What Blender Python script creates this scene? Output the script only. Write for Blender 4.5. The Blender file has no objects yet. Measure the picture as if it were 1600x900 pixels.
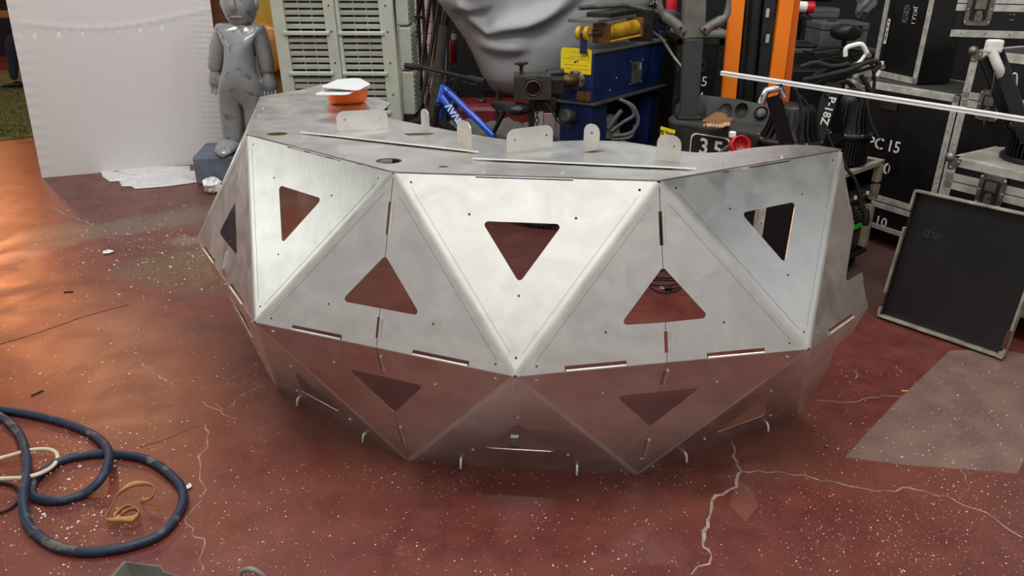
import bpy, bmesh, math, random
from mathutils import Vector, Matrix
from mathutils.geometry import tessellate_polygon
random.seed(7)
sc = bpy.context.scene
COL = sc.collection
# ---------------------------------------------------------------- camera
FPX, TH, CH, ROLL = 1180.2, 0.41831, 1.7349, 0.003577
cam = bpy.data.cameras.new('camera'); cam.sensor_width = 36; cam.lens = FPX/1600*36
cam.clip_start = .05; cam.clip_end = 100
camo = bpy.data.objects.new('camera', cam); COL.objects.link(camo)
camo.matrix_world = Matrix.Translation((0, 0, CH)) @ Matrix.Rotation(math.pi/2-TH, 4, 'X') @ Matrix.Rotation(ROLL, 4, 'Z')
sc.camera = camo
# ---------------------------------------------------------------- world + lights
sc.view_settings.view_transform = 'Standard'; sc.view_settings.look = 'None'
sc.view_settings.gamma = 1; sc.view_settings.exposure = 0.12
w = bpy.data.worlds.new('world'); sc.world = w; w.use_nodes = True
wn = w.node_tree; bg = wn.nodes['Background']; bg.inputs[0].default_value = (.92, .88, .84, 1); bg.inputs[1].default_value = .50
def area(name, loc, aim, sx, sy, power, col=(1, 1, 1), spread=math.pi):
    l = bpy.data.lights.new(name, 'AREA'); l.shape = 'RECTANGLE'; l.size = sx; l.size_y = sy
    l.energy = power; l.color = col; l.spread = spread
    o = bpy.data.objects.new(name, l); COL.objects.link(o); o.location = loc
    o.rotation_euler = (Vector(aim)-Vector(loc)).to_track_quat('-Z', 'Y').to_euler(); return o
area('unseen_light', (-.8, -2.4, 4.7), (-.8, -2.0, 0), 6, 3.6, 64, (1, .985, .93))  # added broad light, sized to brighten the centre panel's reflection
area('unseen_light', (-.4, 1.6, 4.85), (-.4, 1.8, 0), 3.6, 1.6, 165, (1, .97, .93))  # added overhead to lift the floor without showing in the panels
area('unseen_light', (9.6, 1.2, 4.0), (0, 2.6, 1.0), 3.5, 2.5, 20, (.86, .95, 1))  # added side light that brightens the right panel's reflection
area('unseen_light', (-10.5, 3.9, 3.9), (0, 3.0, 1.0), 4, 3, 60, (.95, 1, .93))  # added sideways light, made up to whiten the left panel's reflection
area('unseen_light', (2.6, 2.6, 4.8), (2.4, 3.5, 0), .5, 3, 70, (.95, 1, 1))
area('unseen_light', (-3.0, 4.6, 4.8), (-3, 6.4, .5), 2, .6, 80, (1, .97, .95))  # added for the white panel and the statue
area('unseen_light', (0.6, 5.4, 4.8), (.6, 6.4, .6), 3, .4, 60, (.95, .98, 1))
area('unseen_light', (0, 12.5, 4.7), (0, 10, 0), 9, 1.2, 60, (1, 1, 1))  # added strip that brightens the top plate's reflection
area('unseen_light', (7.0, 6.5, 4.6), (8, 6.5, 1), .5, 3, 45, (1, .96, .9))  # added to light the side wall mirrored in the right end panel
area('warm_lamp', (-5.4, 8.9, 4.0), (-1.6, 2.6, 0), .5, .5, 42, (1, .50, .22))
area('warm_lamp', (-9.8, 13.4, 4.0), (-3, 5, 0), .5, 1.6, 110, (1, .36, .14))
# ---------------------------------------------------------------- pixel -> world helpers
ct, st = math.cos(TH), math.sin(TH)
def ray(px, py):
    x, y = px-800, py-450; cr, sr = math.cos(ROLL), math.sin(ROLL)
    u, v = x*cr+y*sr, -x*sr+y*cr
    return Vector((u/FPX, ct-(v/FPX)*st, -st-(v/FPX)*ct))
def at(px, py, z=None, Y=None):
    d = ray(px, py); t = (z-CH)/d.z if z is not None else Y/d.y
    return Vector((0, 0, CH))+d*t
def onv(px, py, A, B):                     # on the vertical plane through A and B
    d = ray(px, py); n = Vector((-(B[1]-A[1]), B[0]-A[0], 0))
    t = (Vector((A[0], A[1], 0))-Vector((0, 0, 0))).dot(n)/d.dot(n)
    return Vector((0, 0, CH))+d*t
V = Vector
# ---------------------------------------------------------------- materials
def lin(h):
    h = h.lstrip('#'); r = []
    for i in (0, 2, 4):
        c = int(h[i:i+2], 16)/255; r.append(c/12.92 if c <= .04045 else ((c+.055)/1.055)**2.4)
    return (*r, 1)
MATS = {}
def mat(name, col, rough=.5, metal=0, var=.25, ns=12, bump=.1, bs=60, col2=None, coat=0, rv=.12, trans=0, stretch=None, spec=None, thr=None):
    if name in MATS: return MATS[name]
    m = bpy.data.materials.new(name); m.use_nodes = True; n = m.node_tree; b = n.nodes['Principled BSDF']; L = n.links.new
    col = lin(col) if isinstance(col, str) else col
    c2 = lin(col2) if col2 else tuple(x*(1-var) for x in col[:3])+(1,)
    tc = n.nodes.new('ShaderNodeTexCoord'); mp = n.nodes.new('ShaderNodeMapping'); L(tc.outputs['Object'], mp.inputs[0])
    if stretch: mp.inputs['Scale'].default_value = stretch
    nz = n.nodes.new('ShaderNodeTexNoise'); nz.inputs['Scale'].default_value = ns; nz.inputs['Detail'].default_value = 6; L(mp.outputs[0], nz.inputs[0])
    rp = n.nodes.new('ShaderNodeValToRGB'); lo, hi = thr or (.35, .65)
    rp.color_ramp.elements[0].position = lo; rp.color_ramp.elements[1].position = hi
    rp.color_ramp.elements[0].color = c2; rp.color_ramp.elements[1].color = col
    L(nz.outputs[0], rp.inputs[0]); L(rp.outputs[0], b.inputs['Base Color'])
    mr = n.nodes.new('ShaderNodeMapRange'); mr.inputs[3].default_value = max(.03, rough-rv); mr.inputs[4].default_value = min(1, rough+rv)
    L(nz.outputs[0], mr.inputs[0]); L(mr.outputs[0], b.inputs['Roughness'])
    b.inputs['Metallic'].default_value = metal; b.inputs['Coat Weight'].default_value = coat; b.inputs['Transmission Weight'].default_value = trans
    if spec is not None: b.inputs['Specular IOR Level'].default_value = spec
    if bump:
        n2 = n.nodes.new('ShaderNodeTexNoise'); n2.inputs['Scale'].default_value = bs; n2.inputs['Detail'].default_value = 3; L(mp.outputs[0], n2.inputs[0])
        bp = n.nodes.new('ShaderNodeBump'); bp.inputs['Strength'].default_value = bump; bp.inputs['Distance'].default_value = .01
        L(n2.outputs[0], bp.inputs['Height']); L(bp.outputs[0], b.inputs['Normal'])
    MATS[name] = m; return m
black = mat('black_laminate', '#09090b', .45, ns=9, var=.4, bump=.06)
blackp = mat('black_plastic', '#17171a', .42, ns=20, var=.3, bump=.05)
rubber = mat('black_rubber', '#1a1a1b', .8, ns=30, var=.4, bump=.3)
alur = mat('aluminium_rail', '#d3d0c7', .45, .35, ns=25, var=.35, bump=.08)
steel = mat('worn_steel', '#8a857c', .45, .8, ns=20, var=.45, bump=.1)
dsteel = mat('dark_steel', '#35332f', .55, .6, ns=14, var=.5, bump=.15)
grime = mat('grimy_steel', '#4a443c', .6, .5, ns=14, var=.6, bump=.25)
white = mat('white_paint', '#e9e8e2', .5, ns=8, var=.08, bump=.02)
whitet = mat('white_print', '#e4e3df', .6, ns=30, var=.15, bump=0)
blackt = mat('black_print', '#101010', .6, ns=30, var=.15, bump=0)
def alu_panel():
    m = bpy.data.materials.new('brushed_aluminium_sheet'); m.use_nodes = True; n = m.node_tree; b = n.nodes['Principled BSDF']; L = n.links.new
    tc = n.nodes.new('ShaderNodeTexCoord')
    def nz(scale, sc3, detail=5, dist=0):
        mp = n.nodes.new('ShaderNodeMapping'); mp.inputs['Scale'].default_value = sc3; L(tc.outputs['Object'], mp.inputs[0])
        q = n.nodes.new('ShaderNodeTexNoise'); q.inputs['Scale'].default_value = scale; q.inputs['Detail'].default_value = detail; q.inputs['Distortion'].default_value = dist; L(mp.outputs[0], q.inputs[0]); return q
    a = nz(4.5, (1, 1, 1.4), 8, 1.8); c = nz(70, (1, 1, .06), 2); d = nz(14, (1, 1, 1), 5, .6)
    r = n.nodes.new('ShaderNodeValToRGB'); r.color_ramp.elements[0].position = .38; r.color_ramp.elements[1].position = .62
    r.color_ramp.elements[0].color = (.70, .685, .67, 1); r.color_ramp.elements[1].color = (.80, .80, .775, 1)
    L(a.outputs[0], r.inputs[0])
    mx = n.nodes.new('ShaderNodeMixRGB'); mx.blend_type = 'MULTIPLY'; mx.inputs[0].default_value = .35
    r2 = n.nodes.new('ShaderNodeValToRGB'); r2.color_ramp.elements[0].position = .3; r2.color_ramp.elements[1].position = .6
    r2.color_ramp.elements[0].color = (.78, .78, .77, 1); r2.color_ramp.elements[1].color = (1, 1, 1, 1)
    L(d.outputs[0], r2.inputs[0]); L(r.outputs[0], mx.inputs[1]); L(r2.outputs[0], mx.inputs[2]); L(mx.outputs[0], b.inputs['Base Color'])
    ad = n.nodes.new('ShaderNodeMath'); ad.operation = 'ADD'; L(a.outputs[0], ad.inputs[0]); L(d.outputs[0], ad.inputs[1])
    mr = n.nodes.new('ShaderNodeMapRange'); mr.inputs[1].default_value = .6; mr.inputs[2].default_value = 1.4; mr.inputs[3].default_value = .27; mr.inputs[4].default_value = .40
    L(ad.outputs[0], mr.inputs[0]); L(mr.outputs[0], b.inputs['Roughness'])
    b.inputs['Metallic'].default_value = 1
    bp = n.nodes.new('ShaderNodeBump'); bp.inputs['Strength'].default_value = .025; bp.inputs['Distance'].default_value = .01
    L(c.outputs[0], bp.inputs['Height']); L(bp.outputs[0], b.inputs['Normal'])
    return m
alu = alu_panel()
alub = mat('bright_aluminium', '#dcdad4', .34, .75, ns=9, var=.18, bump=.02)
# ---------------------------------------------------------------- mesh builder
def wloc(o):
    l = Vector((0, 0, 0))
    while o is not None: l += o.location; o = o.parent
    return l
def basis(d, up=None):
    d = Vector(d).normalized(); up = Vector(up) if up is not None else (Vector((0, 0, 1)) if abs(d.z) < .95 else Vector((1, 0, 0)))
    x = up.cross(d).normalized(); return x, d.cross(x).normalized(), d
class MB:
    def __init__(s): s.v = []; s.f = []; s.s = []
    def add(s, vs, fs, smooth=False):
        k = len(s.v); s.v += [tuple(v) for v in vs]; s.f += [tuple(i+k for i in f) for f in fs]; s.s += [smooth]*len(fs); return s
    def obox(s, o, ex, ey, ez):
        o, ex, ey, ez = V(o), V(ex), V(ey), V(ez)
        vs = [o, o+ex, o+ex+ey, o+ey, o+ez, o+ex+ez, o+ex+ey+ez, o+ey+ez]
        fs = [(0, 3, 2, 1), (4, 5, 6, 7), (0, 1, 5, 4), (1, 2, 6, 5), (2, 3, 7, 6), (3, 0, 4, 7)]
        if ex.cross(ey).dot(ez) < 0: fs = [f[::-1] for f in fs]
        return s.add(vs, fs)
    def box(s, c, sz, R=None):
        R = R or Matrix.Identity(3); e = [R @ V((sz[0], 0, 0)), R @ V((0, sz[1], 0)), R @ V((0, 0, sz[2]))]
        return s.obox(V(c)-(e[0]+e[1]+e[2])/2, *e)
    def beam(s, a, b, w, h, up=None):
        a, b = V(a), V(b); x, y, d = basis(b-a, up); return s.obox(a-x*w/2-y*h/2, x*w, y*h, b-a)
    def tube(s, pts, r, n=8, closed=False):
        P = [V(p) for p in pts]; m = len(P); R = r if isinstance(r, (list, tuple)) else [r]*m
        T = []
        for i in range(m):
            a, b = (P[(i-1) % m], P[(i+1) % m]) if closed else (P[max(i-1, 0)], P[min(i+1, m-1)])
            T.append((b-a).normalized())
        x, y, _ = basis(T[0]); vs = []
        for i in range(m):
            x = (x-T[i]*x.dot(T[i])).normalized(); y = T[i].cross(x)
            for k in range(n):
                t = 2*math.pi*k/n; vs.append(P[i]+(x*math.cos(t)+y*math.sin(t))*R[i])
        fs = []
        for i in range(m if closed else m-1):
            j = (i+1) % m
            for k in range(n): fs.append((i*n+k, i*n+(k+1) % n, j*n+(k+1) % n, j*n+k))
        s.add(vs, fs, True)
        if not closed: s.add(vs[:n], [tuple(range(n))[::-1]]); s.add(vs[-n:], [tuple(range(n))])
        return s
    def lathe(s, prof, o, axis, n=24, up=None, a0=0, a1=2*math.pi, smooth=True, caps=True):
        x, y, d = basis(axis, up); o = V(o); vs = []; full = abs(a1-a0-2*math.pi) < 1e-6; m = n if full else n+1
        for r, h in prof:
            for k in range(m):
                t = a0+(a1-a0)*k/n; vs.append(o+d*h+(x*math.cos(t)+y*math.sin(t))*r)
        fs = []
        for i in range(len(prof)-1):
            for k in range(n): fs.append((i*m+k, i*m+(k+1) % m, (i+1)*m+(k+1) % m, (i+1)*m+k))
        s.add(vs, fs, smooth)
        if full and caps:
            if prof[0][0] > 1e-6: s.add(vs[:m], [tuple(range(m))[::-1]])
            if prof[-1][0] > 1e-6: s.add(vs[-m:], [tuple(range(m))])
        return s
    def ball(s, c, r, n=12, sz=(1, 1, 1)):
        k = n//2; vs = []; c = V(c)
        for i in range(k+1):
            p = math.pi*i/k
            for j in range(n):
                t = 2*math.pi*j/n; vs.append(c+V((r*sz[0]*math.sin(p)*math.cos(t), r*sz[1]*math.sin(p)*math.sin(t), -r*sz[2]*math.cos(p))))
        return s.add(vs, [(i*n+j, i*n+(j+1) % n, (i+1)*n+(j+1) % n, (i+1)*n+j) for i in range(k) for j in range(n)], True)
    def plate(s, outer, holes, O, ex, ey, n, w0, w1):   # 2D polygon with holes in frame (O,ex,ey), extruded along n
        loops = [[V((p[0], p[1], 0)) for p in lp] for lp in [outer]+list(holes)]
        flat = [p for lp in loops for p in lp]
        tri = tessellate_polygon(loops); N = len(flat)
        P = lambda p, w: V(O)+V(ex)*p.x+V(ey)*p.y+V(n)*w
        vs = [P(p, w1) for p in flat]+[P(p, w0) for p in flat]; fs = []
        for t in tri:
            a, b, c = (flat[i] for i in t)
            ar = (b-a).cross(c-a).z
            if abs(ar) < 1e-12: continue
            t = tuple(t) if ar > 0 else tuple(t)[::-1]
            fs.append(t); fs.append(tuple(i+N for i in t[::-1]))
        k = 0
        for li, lp in enumerate(loops):
            m = len(lp); A = sum(lp[i].x*lp[(i+1) % m].y-lp[(i+1) % m].x*lp[i].y for i in range(m))
            for i in range(m):
                a, b = k+i, k+(i+1) % m; f = (a, a+N, b+N, b)
                fs.append(f if (A > 0) == (li == 0) else f[::-1])
            k += m
        return s.add(vs, fs)
    def build(s, name, m, parent=None, bevel=0, loc=None, seg=2, smooth=None):
        l = wloc(parent) if parent is not None else (V(loc) if loc is not None else V((0, 0, 0)))
        me = bpy.data.meshes.new(name); me.from_pydata([tuple(V(v)-l) for v in s.v], [], s.f)
        me.polygons.foreach_set('use_smooth', [bool(x) if smooth is None else smooth for x in s.s])
        me.materials.append(m); me.update()
        o = bpy.data.objects.new(name, me); COL.objects.link(o)
        if parent is not None: o.parent = parent
        elif loc is not None: o.location = loc
        if bevel:
            b = o.modifiers.new('bevel', 'BEVEL'); b.width = bevel; b.segments = seg; b.limit_method = 'ANGLE'; b.angle_limit = .7
        return o
def tag(o, label=None, cat=None, group=None, kind=None):
    if label: o['label'] = label
    if cat: o['category'] = cat
    if group: o['group'] = group
    if kind: o['kind'] = kind
    return o
def thing(name, label, cat, loc=(0, 0, 0), group=None):
    o = bpy.data.objects.new(name, None); COL.objects.link(o); o.location = loc; o.empty_display_size = .1
    return tag(o, label, cat, group)
def dup(root, loc, rz=0, label=None, group=None):
    r = root.copy(); COL.objects.link(r); r.location = loc; r.rotation_euler = (0, 0, rz)
    if label: r['label'] = label
    if group: r['group'] = group
    for ch in list(root.children):
        c = ch.copy(); COL.objects.link(c); c.parent = r
        for g in list(ch.children): d = g.copy(); COL.objects.link(d); d.parent = c
    return r
def text(s, size, O, ex, ey, m, parent, name='lettering', ext=.0006, align='CENTER', sx=1.0, bold=0, label=None):
    cu = bpy.data.curves.new(name, 'FONT'); cu.body = s; cu.size = size; cu.align_x = align; cu.align_y = 'CENTER'; cu.extrude = ext; cu.offset = bold
    cu.resolution_u = 2
    t = bpy.data.objects.new('t', cu); COL.objects.link(t); bpy.context.view_layer.update()
    me = bpy.data.meshes.new_from_object(t.evaluated_get(bpy.context.evaluated_depsgraph_get()))
    bpy.data.objects.remove(t)
    ex, ey = V(ex).normalized(), V(ey).normalized(); n = ex.cross(ey).normalized(); l = wloc(parent)
    for v in me.vertices: v.co = V(O)+ex*v.co.x*sx+ey*v.co.y+n*(v.co.z+ext)-l
    me.materials.clear(); me.materials.append(m)
    o = bpy.data.objects.new(name, me); COL.objects.link(o); o.parent = parent
    if label: o['label'] = label
    return o
def catmull(P, k=8, closed=False):
    P = [V(p) for p in P]; n = len(P); out = []
    for i in range(n if closed else n-1):
        g = (lambda j: P[j % n]) if closed else (lambda j: P[min(max(j, 0), n-1)])
        a, b, c, d = g(i-1), g(i), g(i+1), g(i+2)
        for q in range(k):
            t = q/k; out.append(.5*((2*b)+(c-a)*t+(2*a-5*b+4*c-d)*t*t+(3*b-a-3*c+d)*t**3))
    if not closed: out.append(P[-1])
    return out
def rounded(poly, r, n=4):            # rounded corners of a 2D polygon
    out = []; m = len(poly)
    for i in range(m):
        p, a, b = V(poly[i]).to_2d(), V(poly[i-1]).to_2d(), V(poly[(i+1) % m]).to_2d()
        u, v = (a-p).normalized(), (b-p).normalized(); rr = r[i] if isinstance(r, (list, tuple)) else r
        if rr <= 0: out.append(p); continue
        ang = u.angle(v)/2; d = min(rr/math.tan(ang), (a-p).length*.45, (b-p).length*.45); r2 = d*math.tan(ang)
        c = p+(u+v).normalized()*(r2/math.sin(ang)); s = p+u*d; e = p+v*d
        a0 = math.atan2(s.y-c.y, s.x-c.x); a1 = math.atan2(e.y-c.y, e.x-c.x); da = (a1-a0+math.pi) % (2*math.pi)-math.pi
        for k in range(n+1): t = a0+da*k/n; out.append(c+V((math.cos(t), math.sin(t)))*r2)
    return out
def skin_figure(name, joints, bones, m, parent=None, sub=2, loc=None):
    l = wloc(parent) if parent is not None else V(loc or (0, 0, 0))
    me = bpy.data.meshes.new(name); me.from_pydata([tuple(V(j[0])-l) for j in joints], bones, [])
    o = bpy.data.objects.new(name, me); COL.objects.link(o)
    o.modifiers.new('skin', 'SKIN')
    if not me.skin_vertices: me.attributes  # layer is made by the modifier below
    bm = bmesh.new(); bm.from_mesh(me); lay = bm.verts.layers.skin.verify(); bm.verts.ensure_lookup_table()
    for i, j in enumerate(joints):
        r = j[1]; bm.verts[i][lay].radius = (r, r) if not isinstance(r, tuple) else r; bm.verts[i][lay].use_root = (i == 0)
    bm.to_mesh(me); bm.free()
    o.modifiers['skin'].use_smooth_shade = True
    s = o.modifiers.new('sub', 'SUBSURF'); s.levels = sub; s.render_levels = sub
    me.materials.append(m)
    if parent is not None: o.parent = parent
    else: o.location = l
    return o
# ================================================================ SETTING
def floor_mat():
    m = bpy.data.materials.new('painted_concrete'); m.use_nodes = True; n = m.node_tree; b = n.nodes['Principled BSDF']; L = n.links.new
    geo = n.nodes.new('ShaderNodeNewGeometry'); pos = geo.outputs['Position']
    def nz(s, det=6, dist=0):
        q = n.nodes.new('ShaderNodeTexNoise'); q.inputs['Scale'].default_value = s; q.inputs['Detail'].default_value = det; q.inputs['Distortion'].default_value = dist; L(pos, q.inputs[0]); return q.outputs[0]
    def ramp(i, p0, p1, c0, c1):
        r = n.nodes.new('ShaderNodeValToRGB'); e = r.color_ramp.elements; e[0].position = p0; e[1].position = p1; e[0].color = c0; e[1].color = c1; L(i, r.inputs[0]); return r.outputs[0]
    def mul(a, c):
        q = n.nodes.new('ShaderNodeMath'); q.operation = 'MULTIPLY'; L(a, q.inputs[0])
        if isinstance(c, (int, float)): q.inputs[1].default_value = c
        else: L(c, q.inputs[1])
        return q.outputs[0]
    def mix(f, a, c):
        q = n.nodes.new('ShaderNodeMixRGB'); L(f, q.inputs[0]); L(a, q.inputs[1])
        if isinstance(c, tuple): q.inputs[2].default_value = c
        else: L(c, q.inputs[2])
        return q.outputs[0]
    def blob(x, y, rx, ry, rot=0, soft=.6, nscale=3, warp=.5):    # irregular worn spot in world metres
        mp = n.nodes.new('ShaderNodeMapping'); mp.vector_type = 'TEXTURE'
        mp.inputs['Location'].default_value = (x, y, 0); mp.inputs['Rotation'].default_value = (0, 0, rot); mp.inputs['Scale'].default_value = (rx, ry, 10)
        q = n.nodes.new('ShaderNodeTexNoise'); q.inputs['Scale'].default_value = nscale; q.inputs['Detail'].default_value = 5; L(pos, q.inputs[0])
        va = n.nodes.new('ShaderNodeVectorMath'); va.operation = 'SCALE'; va.inputs['Scale'].default_value = warp
        vs = n.nodes.new('ShaderNodeVectorMath'); vs.operation = 'SUBTRACT'; L(q.outputs['Color'], vs.inputs[0]); vs.inputs[1].default_value = (.5, .5, .5); L(vs.outputs[0], va.inputs[0])
        ad = n.nodes.new('ShaderNodeVectorMath'); ad.operation = 'ADD'; L(pos, ad.inputs[0]); L(va.outputs[0], ad.inputs[1]); L(ad.outputs[0], mp.inputs[0])
        ln = n.nodes.new('ShaderNodeVectorMath'); ln.operation = 'LENGTH'; L(mp.outputs[0], ln.inputs[0])
        mr = n.nodes.new('ShaderNodeMapRange'); mr.interpolation_type = 'SMOOTHSTEP'; mr.inputs[1].default_value = 1; mr.inputs[2].default_value = 1-soft; L(ln.outputs['Value'], mr.inputs[0]); return mr.outputs[0]
    fine = nz(9, 8, .6); big = nz(1.3, 5, 1)
    c = ramp(fine, .3, .7, lin('#54241f'), lin('#6e362e'))
    c = mix(mul(ramp(big, .42, .66, (0, 0, 0, 1), (1, 1, 1, 1)), .55), c, lin('#75402f'))
    # dusty, worn and rusty spots
    swirl = nz(14, 4, 3)
    c = mix(mul(blob(-1.75, 4.3, .75, .55, .3), .75), c, ramp(swirl, .35, .65, lin('#5c4528'), lin('#7d6a4e')))
    c = mix(mul(blob(-2.6, 5.0, 1.3, .28, .5, nscale=2), .6), c, lin('#77695a'))
    c = mix(mul(blob(-1.9, 5.6, 1.0, .5, .2), .55), c, lin('#5e4a3a'))
    c = mix(mul(blob(-4.3, 4.8, 1.0, .16, .3, nscale=2), .55), c, lin('#9a8472'))
    c = mix(mul(blob(-3.3, 4.2, 1.3, .12, .7, nscale=2), .5), c, lin('#7f6b5c'))
    c = mix(mul(blob(-2.0, 4.7, .35, .12, .3), .5), c, lin('#93806c'))
    c = mix(mul(blob(2.5, 4.1, 1.3, .8, 0), .8), c, lin('#4c3b38'))
    c = mix(mul(blob(.3, 4.6, 2.2, .9, 0), .5), c, lin('#47302b'))
    streak = nz(40, 6, 2)
    c = mix(mul(ramp(streak, .66, .74, (0, 0, 0, 1), (1, 1, 1, 1)), .30), c, lin('#a98577'))
    # dust specks: two densities
    for sc_, th, amt, col in ((120, .125, .75, '#c9b3a6'), (60, .085, .85, '#e0d3c8')):
        v = n.nodes.new('ShaderNodeTexVoronoi'); v.inputs['Scale'].default_value = sc_; L(pos, v.inputs[0])
        sp = ramp(v.outputs['Distance'], th*.6, th, (1, 1, 1, 1), (0, 0, 0, 1))
        dens = ramp(nz(2.2, 4, .5), .46, .62, (0, 0, 0, 1), (1, 1, 1, 1))
        c = mix(mul(mul(sp, dens), amt), c, lin(col))
    L(c, b.inputs['Base Color'])
    mr = n.nodes.new('ShaderNodeMapRange'); mr.inputs[1].default_value = .3; mr.inputs[2].default_value = .7; mr.inputs[3].default_value = .30; mr.inputs[4].default_value = .46
    L(nz(4, 6, .5), mr.inputs[0]); L(mr.outputs[0], b.inputs['Roughness'])
    bp = n.nodes.new('ShaderNodeBump'); bp.inputs['Strength'].default_value = .05; bp.inputs['Distance'].default_value = .004
    L(nz(90, 5), bp.inputs['Height']); L(bp.outputs[0], b.inputs['Normal'])
    return m
FM = floor_mat()
fl = MB().box((0, 6, -.05), (26, 18, .1)).build('floor', FM); tag(fl, kind='structure')
wallm = mat('dark_hall_wall', '#141416', .8, ns=3, var=.5)
tag(MB().box((0, 14.1, 2.5), (26, .2, 5)).build('wall_back', wallm), kind='structure')
tag(MB().box((8.2, 8, 2.5), (.2, 12, 5)).build('wall_right', mat('hall_wall', '#b5aea2', .8, ns=3)), kind='structure')
# partition wall with pale pink face seen through the mesh cage
tag(MB().box((0, 6, 5.05), (26, 16, .1)).build('ceiling', mat('hall_ceiling', '#6e6e6b', .9, ns=2)), kind='structure')
tag(MB().obox(at(600, 100, Y=8.2).xy.to_3d()+V((-.4, 0, 0)), (at(676, 60, Y=8.2).x-at(600, 100, Y=8.2).x+.4, 0, 0), (0, .1, 0), (0, 0, 2.6)).build('wall_partition', mat('pale_pink_plaster', '#c9aca4', .8, ns=3, var=.1)), kind='structure')
tag(MB().obox((-.95, 8.35, 0), (6.6, 0, 0), (0, .1, 0), (0, 0, 2.6)).build('wall_store', mat('store_wall', '#1b1b1d', .8, ns=3)), kind='structure')
# cracks filled with pale grit, control joint, pale patches painted as bounced light: pieces of the floor
crackm = mat('pale_crack_grit', '#b09a8c', .9, ns=40, var=.45, bump=.3)
def crack(pts, wd=.006, m=crackm, name='floor_crack', jit=.012):
    P = []
    for i in range(len(pts)-1):
        a, b = at(*pts[i], z=0), at(*pts[i+1], z=0); k = max(3, int((b-a).length/.03))
        for q in range(k):
            p = a.lerp(b, q/k); P.append(p+V((random.uniform(-1, 1), random.uniform(-1, 1), 0))*jit*(0 if q == 0 else 1))
    P.append(at(*pts[-1], z=0)); vs = []; fs = []
    for i, p in enumerate(P):
        t = (P[min(i+1, len(P)-1)]-P[max(i-1, 0)]).normalized(); nn = V((-t.y, t.x, 0)); ww = wd*random.uniform(.25, 1.1)/2
        vs += [p+nn*ww+V((0, 0, .0006)), p+V((0, 0, .0018)), p-nn*ww+V((0, 0, .0006))]
        if i: k = 3*i; fs += [(k-3, k-2, k+1, k), (k-2, k-1, k+2, k+1)]
    MB().add(vs, [f[::-1] for f in fs]).build(name, m, fl)
crack([(1143, 690), (1152, 722), (1158, 736), (1140, 765), (1112, 782), (1106, 812), (1098, 850), (1112, 868), (1080, 898)], .013)
crack([(1158, 736), (1230, 740), (1300, 752), (1370, 768), (1420, 762), (1480, 775), (1540, 800), (1598, 840)], .006)
crack([(1275, 625), (1340, 628), (1380, 618), (1410, 622)], .004)
crack([(1340, 575), (1336, 592)], .004)
crack([(1500, 735), (1515, 760), (1500, 778)], .003)
crack([(322, 660), (324, 690), (312, 720), (312, 750), (323, 765), (312, 785), (288, 812), (300, 835), (320, 850), (315, 880), (313, 898)], .006)
crack([(355, 638), (385, 612), (415, 604)], .006); crack([(318, 628), (345, 642), (370, 655)], .008)
crack([(222, 568), (250, 590), (270, 603)], .010); crack([(335, 630), (352, 640)], .005)
crack([(80, 322), (110, 338), (142, 350)], .012)
dark = mat('dark_joint_grit', '#2e1d1a', .9, ns=40)
crack([(0, 538), (60, 520), (130, 495), (200, 476)], .008, dark, 'floor_joint', .004)
crack([(218, 700), (260, 686), (310, 665)], .004, mat('grey_joint', '#6d4a3d', .9), 'floor_joint', .006)
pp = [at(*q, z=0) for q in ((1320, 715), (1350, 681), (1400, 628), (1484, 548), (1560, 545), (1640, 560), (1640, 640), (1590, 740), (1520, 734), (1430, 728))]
patchm = mat('bounced_light_tint', '#7d6158', .45, ns=7, var=.28, bump=.08, rv=.1)  # paler colour stands for light reflected onto the floor by a counter panel
MB().plate([(p.x, p.y) for p in pp], [], (0, 0, 0), (1, 0, 0), (0, 1, 0), (0, 0, 1), 0, .0004).build('bounced_light_patch', patchm, fl)
pp = [at(*q, z=0) for q in ((1150, 748), (1140, 790), (1165, 815), (1185, 790), (1172, 760))]
MB().plate([(p.x, p.y) for p in pp], [], (0, 0, 0), (1, 0, 0), (0, 1, 0), (0, 0, 1), 0, .0004).build('bounced_light_patch', mat('faint_bounced_light', '#744238', .45, ns=7, var=.2), fl)  # smaller spot of panel-reflected light, likewise put into the colour
# loose white chips and grit, too many to count
g = MB()
def chip(x, y, s):
    k = random.choice((3, 4, 5)); a0 = random.random()*6.28; h = s*.35
    ps = [(x+math.cos(a0+6.28*i/k)*s*random.uniform(.5, 1), y+math.sin(a0+6.28*i/k)*s*random.uniform(.5, 1)) for i in range(k)]
    vs = [(a, b, .0005) for a, b in ps]+[(x, y, h+.001)]
    g.add(vs, [(i, (i+1) % k, k) for i in range(k)])
def scatter(n, fx, fy, smin, smax):
    for _ in range(n):
        p = at(fx(), fy(), z=0)
        if -.9 < p.x < 1.15 and 2.3 < p.y < 3.6: continue
        chip(p.x, p.y, smin*(smax/smin)**(random.random()**2.2))
U, G_ = random.uniform, random.gauss
scatter(1900, lambda: U(330, 1600), lambda: U(640, 900), .0012, .0045)
scatter(600, lambda: U(1250, 1600), lambda: U(560, 900), .0013, .005)
scatter(420, lambda: G_(110, 60), lambda: G_(790, 50), .0015, .008)
scatter(350, lambda: G_(140, 70), lambda: G_(690, 25), .0013, .006)
scatter(700, lambda: U(0, 420), lambda: U(560, 900), .0012, .005)
scatter(380, lambda: G_(230, 70), lambda: G_(385, 40), .002, .012)
scatter(450, lambda: U(0, 400), lambda: U(290, 600), .002, .008)
scatter(300, lambda: U(430, 1100), lambda: U(715, 770), .001, .0035)
scatter(240, lambda: G_(1380, 90), lambda: G_(850, 30), .001, .004)
tag(g.build('floor_debris', mat('white_chips', '#e6ddd2', .8, ns=50, var=.15)), 'scattered tiny white chips and grit over the red floor', 'debris', kind='stuff')
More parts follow.
